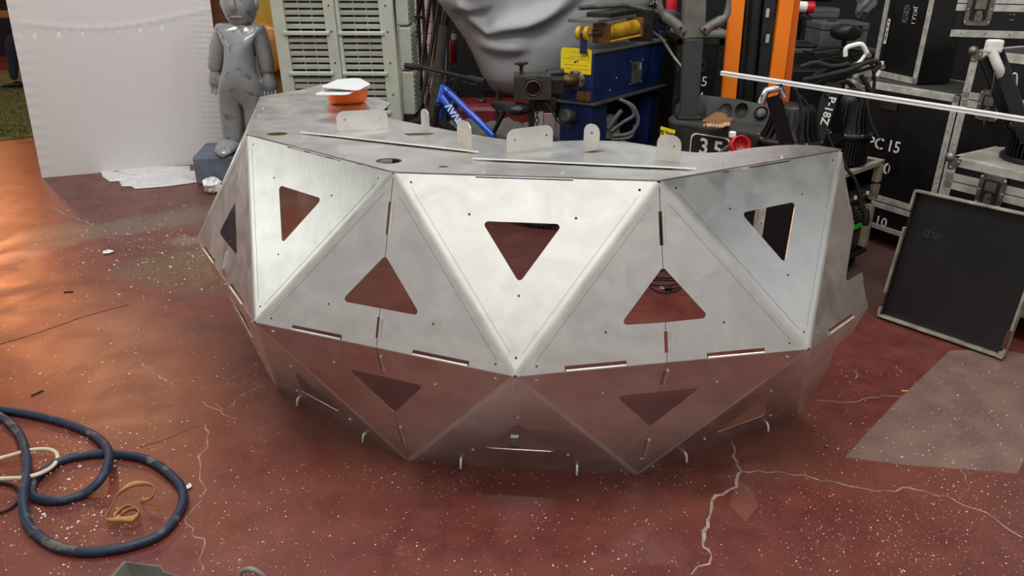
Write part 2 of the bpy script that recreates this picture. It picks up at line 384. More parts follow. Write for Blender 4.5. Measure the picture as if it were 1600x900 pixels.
# ================================================================ BAR COUNTER
ZT, ZM = 1.1, .5616
T = {-1: at(406, 152.8, z=ZT), 0: at(386, 211, z=ZT), 1: at(614.8, 270, z=ZT), 2: at(1029.8, 283.3, z=ZT), 3: at(1315, 235, z=ZT)}
Mv = {0: at(307, 374, z=ZM), 1: at(398, 504, z=ZM), 2: at(805, 589, z=ZM), 3: at(1264, 546, z=ZM)}
B = {0: at(432, 607, z=0), 1: at(638, 721, z=0), 2: at(996, 742, z=0), 3: at(1249, 648, z=0)}
def turn(v, deg): return Matrix.Rotation(math.radians(deg), 3, 'Z') @ v
Mv[-1] = Mv[0]+turn(Mv[0]-Mv[1], -34).normalized()*.97
Mv[4] = Mv[3]+(at(1357, 480, z=ZM)-Mv[3])*2.0
B[-1] = B[0]+turn(B[0]-B[1], -34).normalized()*.83
base = (T[1]+T[2])/2; base.z = 0
ctr = thing('bar_counter', 'large faceted curved bar counter of bare aluminium sheet with triangular cut-outs', 'counter', base)
cen = V((.15, 3.6, .55))
TK = .003
def frame(P, Q, R):
    n = (Q-P).cross(R-P).normalized(); mid = (P+Q+R)/3
    if n.dot(mid-cen) < 0: n = -n
    ex = (Q-P).normalized(); ey = n.cross(ex); return P.copy(), ex, ey, n
def inset(tri, d):                       # tri: 3 2D points (ccw), d: inset of edges 01,12,20
    L = []
    for i in range(3):
        a, b = tri[i], tri[(i+1) % 3]; t = (b-a).normalized(); nn = V((-t.y, t.x)); L.append((a+nn*d[i], t))
    out = []
    for i in range(3):
        (p, t), (q, s) = L[i-1], L[i]; den = t.x*s.y-t.y*s.x; k = ((q.x-p.x)*s.y-(q.y-p.y)*s.x)/den; out.append(p+t*k)
    return out
def circ(c, r, n=8): return [V((c[0]+r*math.cos(6.2832*k/n), c[1]+r*math.sin(6.2832*k/n))) for k in range(n)]
RB = .010
def to2(p, F): d = p-F[0]; return V((d.dot(F[1]), d.dot(F[2])))
def full_panel(a, b, c, bends, dots=True, slot=None, name='panel'):
    """a,b,c: world corners; bends: which of ab,bc,ca are folded edges; slot: notch on edge ab"""
    F = frame(a, b, c); t = [to2(a, F), to2(b, F), to2(c, F)]; flip = (t[1]-t[0]).cross(t[2]-t[0]) < 0
    if flip: t = [t[1], t[0], t[2]]; bends = (bends[0], bends[2], bends[1]); F = F
    o = inset(t, [RB if x else .0012 for x in bends]); g = (t[0]+t[1]+t[2])/3
    hole = rounded([g+(p-g)*.305 for p in t], .011, 4)
    holes = [hole]
    if dots:
        holes += [circ(g+(p-g)*.40, .0042) for p in t]+[circ(g+(p-g)*.86, .0042) for p in t]
    out = [o[0]]
    if slot:
        d = (o[1]-o[0]); L_ = d.length; d.normalize(); nn = V((-d.y, d.x)); h = slot
        p, q = o[0]+d*L_*.31, o[0]+d*L_*.69; out += [p, p+nn*h, q+nn*h, q]
    out += [o[1], o[2]]
    MB().plate(out, holes, F[0], F[1], F[2], F[3], -TK, 0).build(name, alu, ctr)
    if slot:   # tongue folded over the slot
        P0 = F[0]+F[1]*(p.x+.002)+F[2]*(p.y+.001); P1 = F[0]+F[1]*(q.x-.002)+F[2]*(q.y+.001)
        MB().obox(P0-F[3]*.0035, P1-P0, (F[1]*nn.x+F[2]*nn.y)*(h-.003), F[3]*.003).build('tongue', alub, ctr)
    return F, t
def fold(a, b, FA, FB, up=False):        # rounded bend between two faces along edge ab
    e = (b-a).normalized(); ia = FA.cross(e); ib = FB.cross(e); m = (a+b)/2
    return e
def bend_strip(a, b, ca, cb):            # ca, cb: third corners of the faces that share ab
    e = (b-a).normalized()
    da = (ca-a)-e*(ca-a).dot(e); db = (cb-a)-e*(cb-a).dot(e); da.normalize(); db.normalize()
    na = e.cross(da); nb = e.cross(db); mid = (a+b)/2
    if na.dot(mid-cen) < 0: na = -na
    if nb.dot(mid-cen) < 0: nb = -nb
    vs = []; N = 6; s0 = a+e*.005; s1 = b-e*.005
    for P in (s0, s1):
        for k in range(N+1):
            t = k/N; q = P+da*RB*(1-t)**2+db*RB*t*t; vs.append(q)
        for k in range(N+1):
            t = k/N; q = P+da*RB*(1-t)**2+db*RB*t*t-(na*(1-t)+nb*t).normalized()*TK; vs.append(q)
    W = 2*(N+1); fs = []
    for k in range(N):
        fs += [(k, k+1, W+k+1, W+k), (N+1+k, W+N+1+k, W+N+2+k, N+2+k)]
    q = (vs[1]-vs[0]).cross(vs[W]-vs[0])
    if q.dot(na) < 0: fs = [f[::-1] for f in fs]
    MB().add(vs, fs, True).build('folded_edge', alub, ctr)
def half_panels(ml, mr, ap, left=True, right=True, tabs=True, edge_bend=(True, True)):
    """triangle ml-mr-ap split by a seam from the middle of ml-mr to ap"""
    F = frame(ml, mr, ap); mid = (ml+mr)/2
    tl, tr, ta, tm = (to2(x, F) for x in (ml, mr, ap, mid)); g = (tl+tr+ta)/3
    sgn = 1 if (tr-tl).cross(ta-tl) > 0 else -1
    hole = rounded([g+(p-g)*.305 for p in (tl, tr, ta)], .011, 4)
    ax = (ta-tm); H = ax.length; ay = ax.normalized(); gx = .0012
    per = V((ay.y, -ay.x)); per = per if per.dot(tr-tm) > 0 else -per
    def build(side):
        c = tr if side > 0 else tl; px = per*side
        hp = [p for p in hole if (p-tm).dot(px) > gx*1.5]
        hp.sort(key=lambda p: math.atan2((p-g).dot(px), -(p-g).dot(ay)))     # from bottom to the top around the outside
        hb = min((p-tm).dot(ay) for p in hole); ht = max((p-tm).dot(ay) for p in hole)
        tri = [tm, c, ta]; d = [.0012, RB, gx]
        ccw = (c-tm).cross(ta-tm) > 0
        if ccw: o = inset(tri, d); o0, o1, o2 = o
        else: o = inset([tm, ta, c], [gx, RB, .0012]); o0, o2, o1 = o
        S = lambda v, off=gx: tm+ay*v+px*off
        out = [o0]
        e = (o1-o0); L_ = e.length; e.normalize()
        up = ay-e*ay.dot(e); up.normalize()
        if tabs:
            p, q = o0+e*L_*.28, o0+e*L_*.70; out += [p, p+up*.018, q+up*.018, q]
        out += [o1, o2]
        def slit(v0, v1): return [S(v1), S(v1, .0065), S(v0, .0065), S(v0)]
        out += slit(ht+(H-ht)*.27, ht+(H-ht)*.66)
        out += [S(ht)]+hp[::-1]+[S(hb)]
        out += slit(hb*.25, hb*.78)
        dots = [circ(g+(c-g)*.40, .0042), circ(g+(c-g)*.86, .0042)]
        MB().plate(out, dots, F[0], F[1], F[2], F[3], -TK, 0).build('panel', alu, ctr)
        W = lambda p, w=0: F[0]+F[1]*p.x+F[2]*p.y+F[3]*w
        if tabs:
            MB().tube([W(p+e*.003+up*.002, .002), W(q-e*.003+up*.002, .002)], .0055, 8).build('hinge_tongue', alub, ctr)
        if side > 0:
            for v0, v1 in ((ht+(H-ht)*.275, ht+(H-ht)*.655), (hb*.26, hb*.77)):
                MB().tube([W(S(v0, .0085), .001), W(S(v1, .0085), .001)], .0055, 8).build('hinge_tongue', alub, ctr)
    if left: build(-1)
    if right: build(1)
    return F
# upper row
for i in (-1, 0, 1, 2):
    full_panel(T[i], T[i+1], Mv[i+1], (False, True, True), slot=.006)
for i in range(-1, 4):
    half_panels(Mv[i], Mv[i+1], T[i], left=i > -1, right=i < 3)
for i in (-1, 0, 1, 2):
    bend_strip(T[i], Mv[i+1], T[i+1], Mv[i]); bend_strip(T[i+1], Mv[i+1], T[i], Mv[i+2])
scr = mat('scribed_line', '#6f6c68', .5, .6, bump=0)
def scribe(a, b, c, off=.024):
    e = (b-a).normalized(); d = (c-a)-e*(c-a).dot(e); d.normalize(); n = e.cross(d); n = n if n.dot((a+b)/2-cen) > 0 else -n
    p, q = a+d*off+e*.07, b+d*off-e*.07; MB().obox(p+n*.0001, q-p, d*.0009, n*.0003).build('scribed_line', scr, ctr)
for i in (-1, 0, 1, 2):
    scribe(T[i], Mv[i+1], T[i+1]); scribe(T[i], Mv[i+1], Mv[i]); scribe(T[i+1], Mv[i+1], T[i]); scribe(T[i+1], Mv[i+1], Mv[i+2])
# lower row
for i in (-1, 0, 1, 2):
    full_panel(B[i], B[i+1], Mv[i+1], (False, True, True))
for i in range(-1, 4):
    half_panels(Mv[i], Mv[i+1], B[i], left=i > -1, right=i < 3, tabs=False)
for i in (-1, 0, 1, 2):
    bend_strip(B[i], Mv[i+1], B[i+1], Mv[i]); bend_strip(B[i+1], Mv[i+1], B[i], Mv[i+2])
# screws and the levelling bolts along the foot
def screw(p, n, r=.006, h=.003, name='screw_head', m=alub): MB().lathe([(r, 0), (r*.9, h), (0, h*1.1)], p, n, 8, smooth=False).build(name, m, ctr)
for i in (-1, 0, 1, 2):
    F = frame(B[i], B[i+1], Mv[i+1]); g = (B[i]+B[i+1]+Mv[i+1])/3
    for c in (B[i], B[i+1], Mv[i+1]): screw(g+(c-g)*.40+F[3]*.0005, F[3])
    for t in (.24, .74):
        p = B[i].lerp(B[i+1], t)+(Mv[i+1]-(B[i]+B[i+1])/2).normalized()*.05
        MB().tube([p-F[3]*.004, p+F[3]*.008-V((0, 0, .004)), p+F[3]*.014-V((0, 0, .028))], .0055, 8).build('levelling_bolt', alub, ctr)
for i in range(0, 3):
    F = frame(Mv[i], Mv[i+1], B[i]); g = (Mv[i]+Mv[i+1]+B[i])/3
    for c in (Mv[i], Mv[i+1]): screw(g+(c-g)*.40+F[3]*.0005, F[3]); screw(g+(c-g)*.86+F[3]*.0005, F[3])
# top plate
inner = [at(*q, z=ZT) for q in ((597, 175), (606, 186), (640, 193), (690, 203), (745, 213), (800, 221), (850, 223.5), (884, 222), (925, 221.5), (970, 223), (1015, 229), (1055, 236.5), (1095, 240.5), (1137, 239), (1174, 233), (1230, 228.5), (1280, 229.5))]
inner = inner[:2]+catmull(inner[1:], 4)[1:]
back = [at(*q, z=ZT) for q in ((473, 141), (508, 132), (545, 140), (572, 153), (593, 156), (611, 163))]
outl = [T[3], T[2], T[1], T[0], T[-1]]+back+inner
outl = [(p.x, p.y) for p in outl]
def ellh(px, py, rx, ry, rot=0, n=20):
    c = at(px, py, z=ZT); return [V((c.x+rx*math.cos(6.2832*k/n)*math.cos(rot)-ry*math.sin(6.2832*k/n)*math.sin(rot), c.y+rx*math.cos(6.2832*k/n)*math.sin(rot)+ry*math.sin(6.2832*k/n)*math.cos(rot))) for k in range(n)]
holes = [ellh(433, 211, .040, .028), ellh(608, 253.5, .043, .036), ellh(693, 262.5, .017, .009)]
MB().plate(outl, holes, (0, 0, 0), (1, 0, 0), (0, 1, 0), (0, 0, 1), ZT+.0005, ZT+.0045).build('top_plate', alu, ctr)
for q in ((411, 170), (405, 180.5), (470, 225), (538, 243), (757, 268), (880, 271), (1127, 258), (1222, 246), (475, 141.5)):
    screw(at(*q, z=ZT+.0045), (0, 0, 1), .0065, .006)
# under frame: two slim aluminium ribs and the foot plate seen through the cut-outs
MB().beam(B[1].lerp(B[2], .47)+V((0, .14, .04)), B[1].lerp(B[2], .47)+V((0, .14, .0)), .02, .03).build('foot_bracket', alub, ctr)
# loose insert plates with upright tabs, lying on top of the counter
def insert(outpx, front, tabs, label):
    z = ZT+.012; P = [at(*q, z=z) for q in outpx]; c = sum(P, V())/len(P); c.z = ZT+.005
    t = thing('insert_plate', label, 'metal plate', c, 'loose insert plates on the counter')
    MB().plate([(p.x, p.y) for p in P], [], (0, 0, 0), (1, 0, 0), (0, 1, 0), (0, 0, 1), z-.002, z).build('sheet', alu, t)
    a, b = (at(*q, z=z) for q in front); d = (b-a).normalized(); nn = V((d.y, -d.x, 0)); nn = nn if nn.y < 0 else -nn
    MB().obox(a+V((0, 0, -.003)), b-a, nn*.002, (0, 0, .0045)).build('front_lip', white, t)
    MB().obox(a.lerp(b, .1)+V((0, 0, -.007))-nn*.02, (b-a)*.8, -nn*.012, (0, 0, .0055)).build('spacer', dsteel, t)
    for (p, q, hpx, r, hol) in tabs:
        a, b = at(*p, z=z), at(*q, z=z); L_ = (b-a).length; ex = (b-a).normalized(); n = ex.cross(V((0, 0, 1)))
        if n.y > 0: n = -n
        h = hpx; out = rounded([V((0, 0)), V((L_, 0)), V((L_, h)), V((0, h))], [0, 0, r, r], 6)
        hs = [circ((L_*u, h*v), .0045) for u, v in hol]
        # plate() needs n = ex x up orientation
        MB().plate(out, hs, a, ex, (0, 0, 1), ex.cross(V((0, 0, 1))), -.0015, .0015).build('upright_tab', alub, t)
    return t
insert([(470, 206), (748, 237), (716, 221), (640, 213), (630, 208), (680, 206), (671, 201), (607, 200), (530, 203)],
       ((470, 206), (748, 237)),
       [((527, 204), (607, 200), .072, .03, [(.16, .55), (.85, .55)]), ((659, 202), (671, 206), .082, .026, [(.5, .62)]), ((715, 222), (737, 231), .085, .035, [(.3, .6), (.62, .6)])],
       'thin triangular aluminium insert plate with three upright tabs, beside the orange tub')
insert([(738, 247), (1088, 263), (1063, 256), (1024, 248), (1003, 243), (906, 238), (948, 231), (937, 229), (902, 222), (863, 229), (792, 239)],
       ((738, 247), (1088, 263)),
       [((792, 239), (863, 229), .078, .03, [(.17, .5), (.86, .55)]), ((912, 226), (936, 231), .078, .03, [(.5, .6)]), ((1025, 248), (1062, 255), .085, .03, [(.3, .6), (.7, .6)])],
       'thin triangular aluminium insert plate with three upright tabs, in the middle of the counter top')
# orange tub with white lids
org = mat('orange_plastic', '#f0650f', .35, ns=5, var=.08, bump=.01)
c = at(543, 160, z=ZT+.005)
tub = thing('food_tub', 'orange plastic food tub with white lids on the far left end of the counter', 'tub', c)
def tubring(cx, cy, a, b, r, z, rot, n=5):
    p = rounded([V((-a, -b)), V((a, -b)), V((a, b)), V((-a, b))], r, n); cr, sr = math.cos(rot), math.sin(rot)
    return [V((cx+q.x*cr-q.y*sr, cy+q.x*sr+q.y*cr, z)) for q in p]
def loft(rings, caps=(True, False), mb=None):
    mb = mb or MB(); n = len(rings[0]); vs = [v for r in rings for v in r]
    mb.add(vs, [(i*n+k, i*n+(k+1) % n, (i+1)*n+(k+1) % n, (i+1)*n+k) for i in range(len(rings)-1) for k in range(n)], True)
    if caps[0]: mb.add(rings[0], [tuple(range(n))[::-1]])
    if caps[1]: mb.add(rings[-1], [tuple(range(n))])
    return mb
rt = .35; z0 = ZT+.005
loft([tubring(c.x, c.y, a, b, r, z0+z, rt) for a, b, r, z in ((.060, .045, .03, 0), (.078, .060, .035, .006), (.085, .067, .04, .02), (.090, .072, .04, .058), (.094, .076, .04, .060), (.094, .076, .04, .064), (.088, .070, .038, .064), (.083, .065, .038, .02), (.07, .05, .03, .006))], (True, True)).build('tub_body', org, tub)
loft([tubring(c.x+.005, c.y, a, b, .04, z0+z, rt) for a, b, z in ((.088, .070, .066), (.094, .076, .066), (.094, .076, .072), (.086, .068, .075))], (True, True)).build('clear_lid', mat('cloudy_plastic', '#d9c9bd', .25, ns=8, var=.1, trans=.3), tub)
lidm = mat('white_card', '#d3d7d8', .4, ns=10, var=.05, bump=.02)
def card(px, z, tilt, name, label, cat):
    P = [at(*q, z=z) for q in px]; c = sum(P, V())/len(P); P2 = rounded([(p.x, p.y) for p in P], .03, 5)
    o = MB(); vs = []
    t = lambda p, w: V((p.x, p.y, z+w+(p.x-c.x)*tilt))
    n = len(P2); o.add([t(p, .003) for p in P2], [tuple(range(n))]); o.add([t(p, 0) for p in P2], [tuple(range(n))[::-1]])
    o.add([t(p, .003) for p in P2]+[t(p, 0) for p in P2], [(k, k+n, (k+1) % n+n, (k+1) % n) for k in range(n)])
    # fix winding if clockwise
    A = sum(P2[i].x*P2[(i+1) % n].y-P2[(i+1) % n].x*P2[i].y for i in range(n))
    if A < 0: o.f = [f[::-1] for f in o.f]
    tag(o.build(name, lidm, loc=(c.x, c.y, z)), label, cat)
card([(489, 147), (545, 150), (558, 141), (513, 138)], z0+.077, .05, 'tub_lid', 'flat white lid lying lower, sticking out left of the orange tub', 'lid')
card([(500, 138), (560, 141.5), (579, 131), (560, 122), (527, 126)], z0+.092, -.03, 'tub_lid', 'flat white lid on top of the pile above the orange tub', 'lid')
# power cord with plug on the floor behind the counter, seen through the cut-outs
cord = thing('coiled_cable', 'coiled black power cable with plug lying on the floor behind the right cut-out', 'cord', at(1040, 440, z=0))
pts = [at(x, y, z=.006+.004*(i % 2)) for i, (x, y) in enumerate(((1008, 430), (1020, 424), (1050, 421), (1066, 428), (1045, 434), (1015, 432), (1008, 440), (1030, 446), (1060, 443), (1072, 436), (1050, 438), (1022, 437), (1014, 445), (1030, 456), (1052, 456), (1064, 448), (1048, 452)))]
MB().tube(catmull(pts, 6), .0045, 6).build('cable', rubber, cord)
e = pts[-1]; MB().box(e+V((-.015, 0, .008)), (.045, .03, .022)).build('plug', blackp, cord, .005)
for k in (-1, 1): MB().tube([e+V((-.035, k*.01, .010)), e+V((-.062, k*.01-.006, .010))], .0028, 6).build('plug_pin', alub, cord)
# ================================================================ LEFT BACKGROUND
# white wrapped backdrop panel
A, Bq = at(66, 277, z=0), at(360, 251, z=0)
tl, tr = onv(10, 0, A, Bq), onv(328, 0, A, Bq)
k = 1.9/tl.z; tl2 = A+(tl-A)*k; k = 1.9/tr.z; tr2 = Bq+(tr-Bq)*k
pn = thing('backdrop_panel', 'tall white fabric-wrapped backdrop panel standing on the floor at the left', 'panel', A)
nrm = (Bq-A).normalized().cross(V((0, 0, 1))); nrm = nrm if nrm.y < 0 else -nrm
def fabric_panel():
    nx, nz_ = 150, 130; vs = []
    for j in range(nz_+1):
        for i in range(nx+1):
            u, v = i/nx, j/nz_; p = A.lerp(Bq, u).lerp(tl2.lerp(tr2, u), v)
            z = v*1.9; w = .0006*math.sin(u*60+1.5*math.sin(v*7))*(.3+.7*abs(math.sin(v*3)))
            w += .0022*math.sin(z*150+u*30+1.5*math.sin(z*9+u*13))*max(0, (u-.84)/.16)**.7          # gathered folds at the right hem
            w += .004*math.exp(-((z-1.22+.05*math.sin(u*4)-.10*(u-.4)**2)/.02)**2)*(1+.15*math.sin(u*95))
            w += .002*math.exp(-((z-1.12-.05*u)/.03)**2)*math.sin(u*110)*(u < .75)
            w += .0015*math.sin(z*75+u*3)*max(0, (.09-u)/.09)
            w += .0012*math.sin(u*150)*math.exp(-z/.3)
            vs.append(p+nrm*(.02+w))
    n = nx+1
    return MB().add(vs, [(j*n+i, j*n+i+1, (j+1)*n+i+1, (j+1)*n+i) for j in range(nz_) for i in range(nx)], True)
whitef = mat('white_stretch_fabric', '#d3cfcd', .85, ns=40, var=.04, bump=.05, bs=300)
fabric_panel().build('fabric', whitef, pn)
mb = MB(); ps = [A, Bq, tr2, tl2]; vs = [p+nrm*.0185 for p in ps]+[p-nrm*.02 for p in ps]
mb.add(vs, [(3, 2, 1, 0)[::-1], (4, 7, 6, 5), (0, 4, 5, 1), (1, 5, 6, 2), (2, 6, 7, 3), (3, 7, 4, 0)]).build('frame', white, pn)
# torn film sheet on the floor
scrap = [(155, 262), (165, 268), (190, 266), (240, 261), (296, 259), (298, 268), (312, 267), (314, 284), (262, 291), (211, 295), (205, 291), (190, 291), (186, 283), (172, 284), (160, 276)]
def sheet_on_floor(px, name, m, label, cat, hgt=.012, z=.004):
    P = [at(*q, z=z) for q in px]; c = sum(P, V())/len(P); rings = []
    for s, h in ((1.0, 0), (.97, .5), (.7, 1), (.4, .7), (.1, .9)):
        rings.append([c.lerp(p, s)+V((0, 0, hgt*h*(.5+.5*math.sin(i*2.1+s*9)))) for i, p in enumerate(P)])
    mb = loft(rings, (True, True)); A = sum(P[i].x*P[(i+1) % len(P)].y-P[(i+1) % len(P)].x*P[i].y for i in range(len(P)))
    if A < 0: mb.f = [f[::-1] for f in mb.f]
    return tag(mb.build(name, m, loc=(c.x, c.y, 0), smooth=False), label, cat)
film = mat('white_film', '#dedfe0', .4, ns=25, var=.1, bump=.2, bs=40)
sheet_on_floor(scrap, 'torn_film', film, 'torn white plastic sheet lying flat before the white panel', 'plastic sheet', .02)
def crumple(c, r, name, label, cat, m, seed=1, flat=.8, n=10):
    rnd = random.Random(seed); mb = MB(); vs = []; k = n//2+1
    for i in range(k+1):
        p = math.pi*i/k
        for j in range(n):
            t = 2*math.pi*j/n; rr = r*rnd.uniform(.6, 1.1); vs.append(V(c)+V((rr*math.sin(p)*math.cos(t), rr*math.sin(p)*math.sin(t), r*flat-rr*flat*math.cos(p)*.95)))
    mb.add(vs, [(i*n+j, i*n+(j+1) % n, (i+1)*n+(j+1) % n, (i+1)*n+j) for i in range(k) for j in range(n)])
    return tag(mb.build(name, m, loc=V(c)), label, cat)
crumple(at(333, 302, z=0), .075, 'crumpled_tissue', 'crumpled white tissue at the foot of the grey-blue plinth', 'tissue', white, 3, .9, 12)
crumple(at(168, 395, z=0)+V((0, 0, 0)), .035, 'paper_scrap', 'largest white paper scrap, on the open floor below the white panel', 'scrap', white, 5, .25)
crumple(at(295, 762, z=0), .013, 'paper_scrap', 'small white paper scrap touching the outside of the blue hose loop', 'scrap', white, 6, .5)
crumple(at(1292, 698, z=0), .011, 'foil_scrap', 'small grey foil scrap on the red floor left of the painted light patch', 'scrap', steel, 7, .4)
def butt(px, py, ang, L, r, m, name, label, cat):
    c = at(px, py, z=r); d = V((math.cos(ang), math.sin(ang), 0)); return tag(MB().tube([c-d*L/2, c+d*L/2], r, 8).build(name, m, loc=c), label, cat)
butt(1414, 611, 0, .03, .004, mat('filter_orange', '#e79a55', .7), 'cigarette_butt', 'short orange and white cigarette butt beside the painted light patch', 'cigarette butt')
butt(58, 614, 1.0, .05, .003, dsteel, 'screw', 'dark screw lying on the floor above the blue hose', 'screw')
butt(107, 456, 0.1, .05, .003, dsteel, 'metal_pin', 'short dark metal pin on the floor at the left, above the long joint', 'pin')
# artificial turf with a person sitting behind the panel
turf = thing('turf_mat', 'green artificial turf mat on the floor left of the white panel', 'turf mat', at(20, 180, z=0))
p = [at(-260, 226, z=0), at(0, 220, z=0), at(60, 213, z=0), at(160, 205, z=0), V((-4.2, 12.2, 0)), V((-9.5, 12.2, 0))]
tm_ = mat('artificial_turf', '#6f7440', .9, ns=5, var=.5, bump=.6, bs=90, col2='#4a4f26')
MB().plate([(q.x, q.y) for q in p], [], (0, 0, 0), (1, 0, 0), (0, 1, 0), (0, 0, 1), .0, .014).build('backing', tm_, turf)
gb = MB()
for _ in range(5000):
    q = at(U(-60, 100), U(140, 222), z=0); 
    if q.y < 7.5-.1*q.x*0: continue
    if q.y > 12: continue
    a = random.random()*6.28; dx, dy = math.cos(a)*.006, math.sin(a)*.006; lx, ly = U(-.02, .02), U(-.02, .02); h = U(.015, .04)
    if q.y < 7.55 or (q.x > -4.95 and q.y < 7.7): continue
    gb.add([(q.x-dx, q.y-dy, .012), (q.x+dx, q.y+dy, .012), (q.x+lx, q.y+ly, .012+h)], [(0, 1, 2)])
tag(gb.build('blades', tm_, turf), kind='stuff')
pr = thing('person', 'person in navy trousers and dark shoes, sitting half hidden behind the white panel', 'person', at(25, 137, z=0))
k_ = at(17, 62, Y=10.6); hip = k_+V((.62, .25, .02)); ank = at(22, 126, Y=10.6)
j = [(hip, .13), (hip+V((.05, 0, .2)), .16), (hip+V((.02, 0, .42)), .17), (hip+V((-.02, 0, .55)), .07), (hip+V((-.04, 0, .62)), .06),
     (hip+V((-.3, -.13, .03)), .10), (k_, .085), (k_.lerp(ank, .4), .075), (ank, .05),
     (hip+V((-.3, .18, .03)), .10), (k_+V((.1, .35, 0)), .085), (ank+V((.15, .33, 0)), .05),
     (hip+V((0, -.2, .48)), .06), (hip+V((-.1, -.24, .2)), .05), (hip+V((-.32, -.16, .12)), .04),
     (hip+V((0, .2, .48)), .06), (hip+V((-.1, .24, .2)), .05), (hip+V((-.32, .16, .12)), .04)]
skin_figure('trousered_figure', j, [(0, 1), (1, 2), (2, 3), (3, 4), (0, 5), (5, 6), (6, 7), (7, 8), (0, 9), (9, 10), (10, 11), (2, 12), (12, 13), (13, 14), (2, 15), (15, 16), (16, 17)], mat('navy_cloth', '#262c3a', .9, ns=30, var=.3), pr)
MB().ball(hip+V((-.06, 0, .78)), .11, 16, (.85, .8, 1.15)).build('head', mat('skin_tone', '#b98a6e', .6), pr)
for dx, dy in ((0, 0), (.15, .33)):
    a = V((ank.x+dx, ank.y+dy, .0145)); rr = []
    for s, wd, h in ((.10, .035, .075), (.06, .045, .08), (0, .045, .085), (-.07, .05, .06), (-.14, .048, .045), (-.19, .03, .03)):
        rr.append([a+V((s, wd*math.cos(t), h*(.5+.5*math.sin(t)))) for t in [6.2832*q/10 for q in range(10)]])
    loft(rr, (True, True)).build('shoe', blackp, pr)
st_ = thing('stool', 'dark wooden box seat under the sitting person', 'seat', V((hip.x, hip.y, 0)))
MB().box((hip.x, hip.y, (hip.z-.15)/2+.0145), (.42, .5, hip.z-.17)).build('seat_box', mat('dark_wood', '#3b2418', .6, ns=6, var=.4), st_, .01)
MB().box((hip.x, hip.y, hip.z-.13), (.46, .54, .03)).build('seat_board', mat('dark_wood', '#3b2418', .6), st_, .005)
tag(MB().box(at(-20, 22, Y=11.2), (1.4, .06, .09)).build('orange_rail', mat('warm_pine', '#b5702c', .6, ns=4, var=.3), loc=at(-20, 22, Y=11.2)), 'orange-brown wooden rail at the far left edge', 'rail')
for dx in (-.6, .6): pass
# plinth + plain grey sculpture
statue_m = mat('glossy_grey_resin', '#8b8f90', .22, ns=16, var=.45, bump=.25, bs=22, coat=.8, rv=.06, thr=(.33, .42))
Ys = 6.15
pb = at(350, 290, z=0)
pl = tag(MB().obox((at(314, 285, z=0).x, 5.92, 0), (.62, .10, 0), (-.08, .5, 0), (0, 0, .235)).build('plinth', mat('blue_grey_block', '#6b7484', .5, ns=6, var=.35, bump=.1), loc=(-2.2, 6.1, 0), bevel=.02), 'worn blue-grey block plinth under the grey statue', 'plinth')
stt = thing('statue', 'glossy grey resin figure statue on a blue-grey plinth, paint chipped', 'statue', V((-2.15, Ys, .235)))
P = lambda x, y, dy=0: at(x, y, Y=Ys+dy)
j = [(P(377, 126), (.21, .14)), (P(377, 106), (.195, .135)), (P(376, 75), (.185, .125)), (P(375, 54), (.165, .11)), (P(374, 38), (.06, .06)), (P(374, 28), (.05, .05)),
     (P(361, 150), (.125, .12)), (P(362, 180), (.10, .10)), (P(363, 210), (.085, .085)), (P(364, 228), (.075, .075)),
     (P(396, 150), (.125, .12)), (P(399, 180), (.10, .10)), (P(400, 205), (.085, .085)), (P(401, 225), (.075, .075)),
     (P(348, 50), (.08, .08)), (P(340, 80), (.07, .07)), (P(335, 104), (.055, .055)), (P(335, 112), (.05, .05)),
     (P(404, 50), (.085, .085)), (P(413, 80), (.075, .075)), (P(418, 106), (.06, .06)), (P(419, 116), (.055, .055))]
skin_figure('body', j, [(0, 1), (1, 2), (2, 3), (3, 4), (4, 5), (0, 6), (6, 7), (7, 8), (8, 9), (0, 10), (10, 11), (11, 12), (12, 13), (3, 14), (14, 15), (15, 16), (16, 17), (3, 18), (18, 19), (19, 20), (20, 21)], statue_m, stt)
hd = P(374, 6); MB().ball(hd, .16, 24, (.82, .88, 1.12)).build('head', statue_m, stt)
MB().tube([hd+V((0, -.13, .06)), hd+V((0, -.165, -.02)), hd+V((0, -.135, -.035))], [.012, .026, .02], 8).build('nose', statue_m, stt)
for s in (-1, 1):
    MB().ball(hd+V((s*.13, 0, .0)), .035, 12, (.5, .8, 1.2)).build('ear', statue_m, stt)
    MB().ball(hd+V((s*.05, -.122, .045)), .02, 10, (1.2, .5, .7)).build('eye', statue_m, stt)
MB().tube([hd+V((-.045, -.112, -.088)), hd+V((0, -.124, -.086)), hd+V((.045, -.112, -.088))], [.006, .012, .006], 8).build('mouth', statue_m, stt)
def hand(w, s, m, par, dirn=V((0, 0, -1)), sc_=1.0):
    loft([[w+V((s*0+rx*math.cos(t)*sc_, ry*math.sin(t)*sc_, -h*sc_)) for t in [6.2832*q/10 for q in range(10)]] for rx, ry, h in ((.028, .026, -.01), (.038, .03, .02), (.048, .03, .06), (.046, .026, .085), (.02, .015, .095))], (True, True)).build('palm', m, par)
    for q, L_ in enumerate((.055, .065, .06, .045)):
        o = w+V(((-.033+.022*q)*sc_, 0, -.08*sc_)); MB().tube([o, o+V((0, -.004, -L_*.5))*sc_, o+V((0, -.02, -L_))*sc_], [.0125*sc_, .012*sc_, .009*sc_], 8).build('finger', m, par)
    o = w+V((-s*.035*sc_, -.01, -.03*sc_)); MB().tube([o, o+V((-s*.02, -.015, -.03))*sc_, o+V((-s*.018, -.025, -.06))*sc_], [.015*sc_, .013*sc_, .010*sc_], 8).build('thumb', m, par)
hand(P(419, 116), 1, statue_m, stt, sc_=1.35); hand(P(335, 112), -1, statue_m, stt, sc_=1.2)
MB().lathe([(.062, -.018), (.068, -.006), (.068, .006), (.062, .018)], P(364, 233), (0, 0, 1), 20).build('ankle_ring', statue_m, stt)
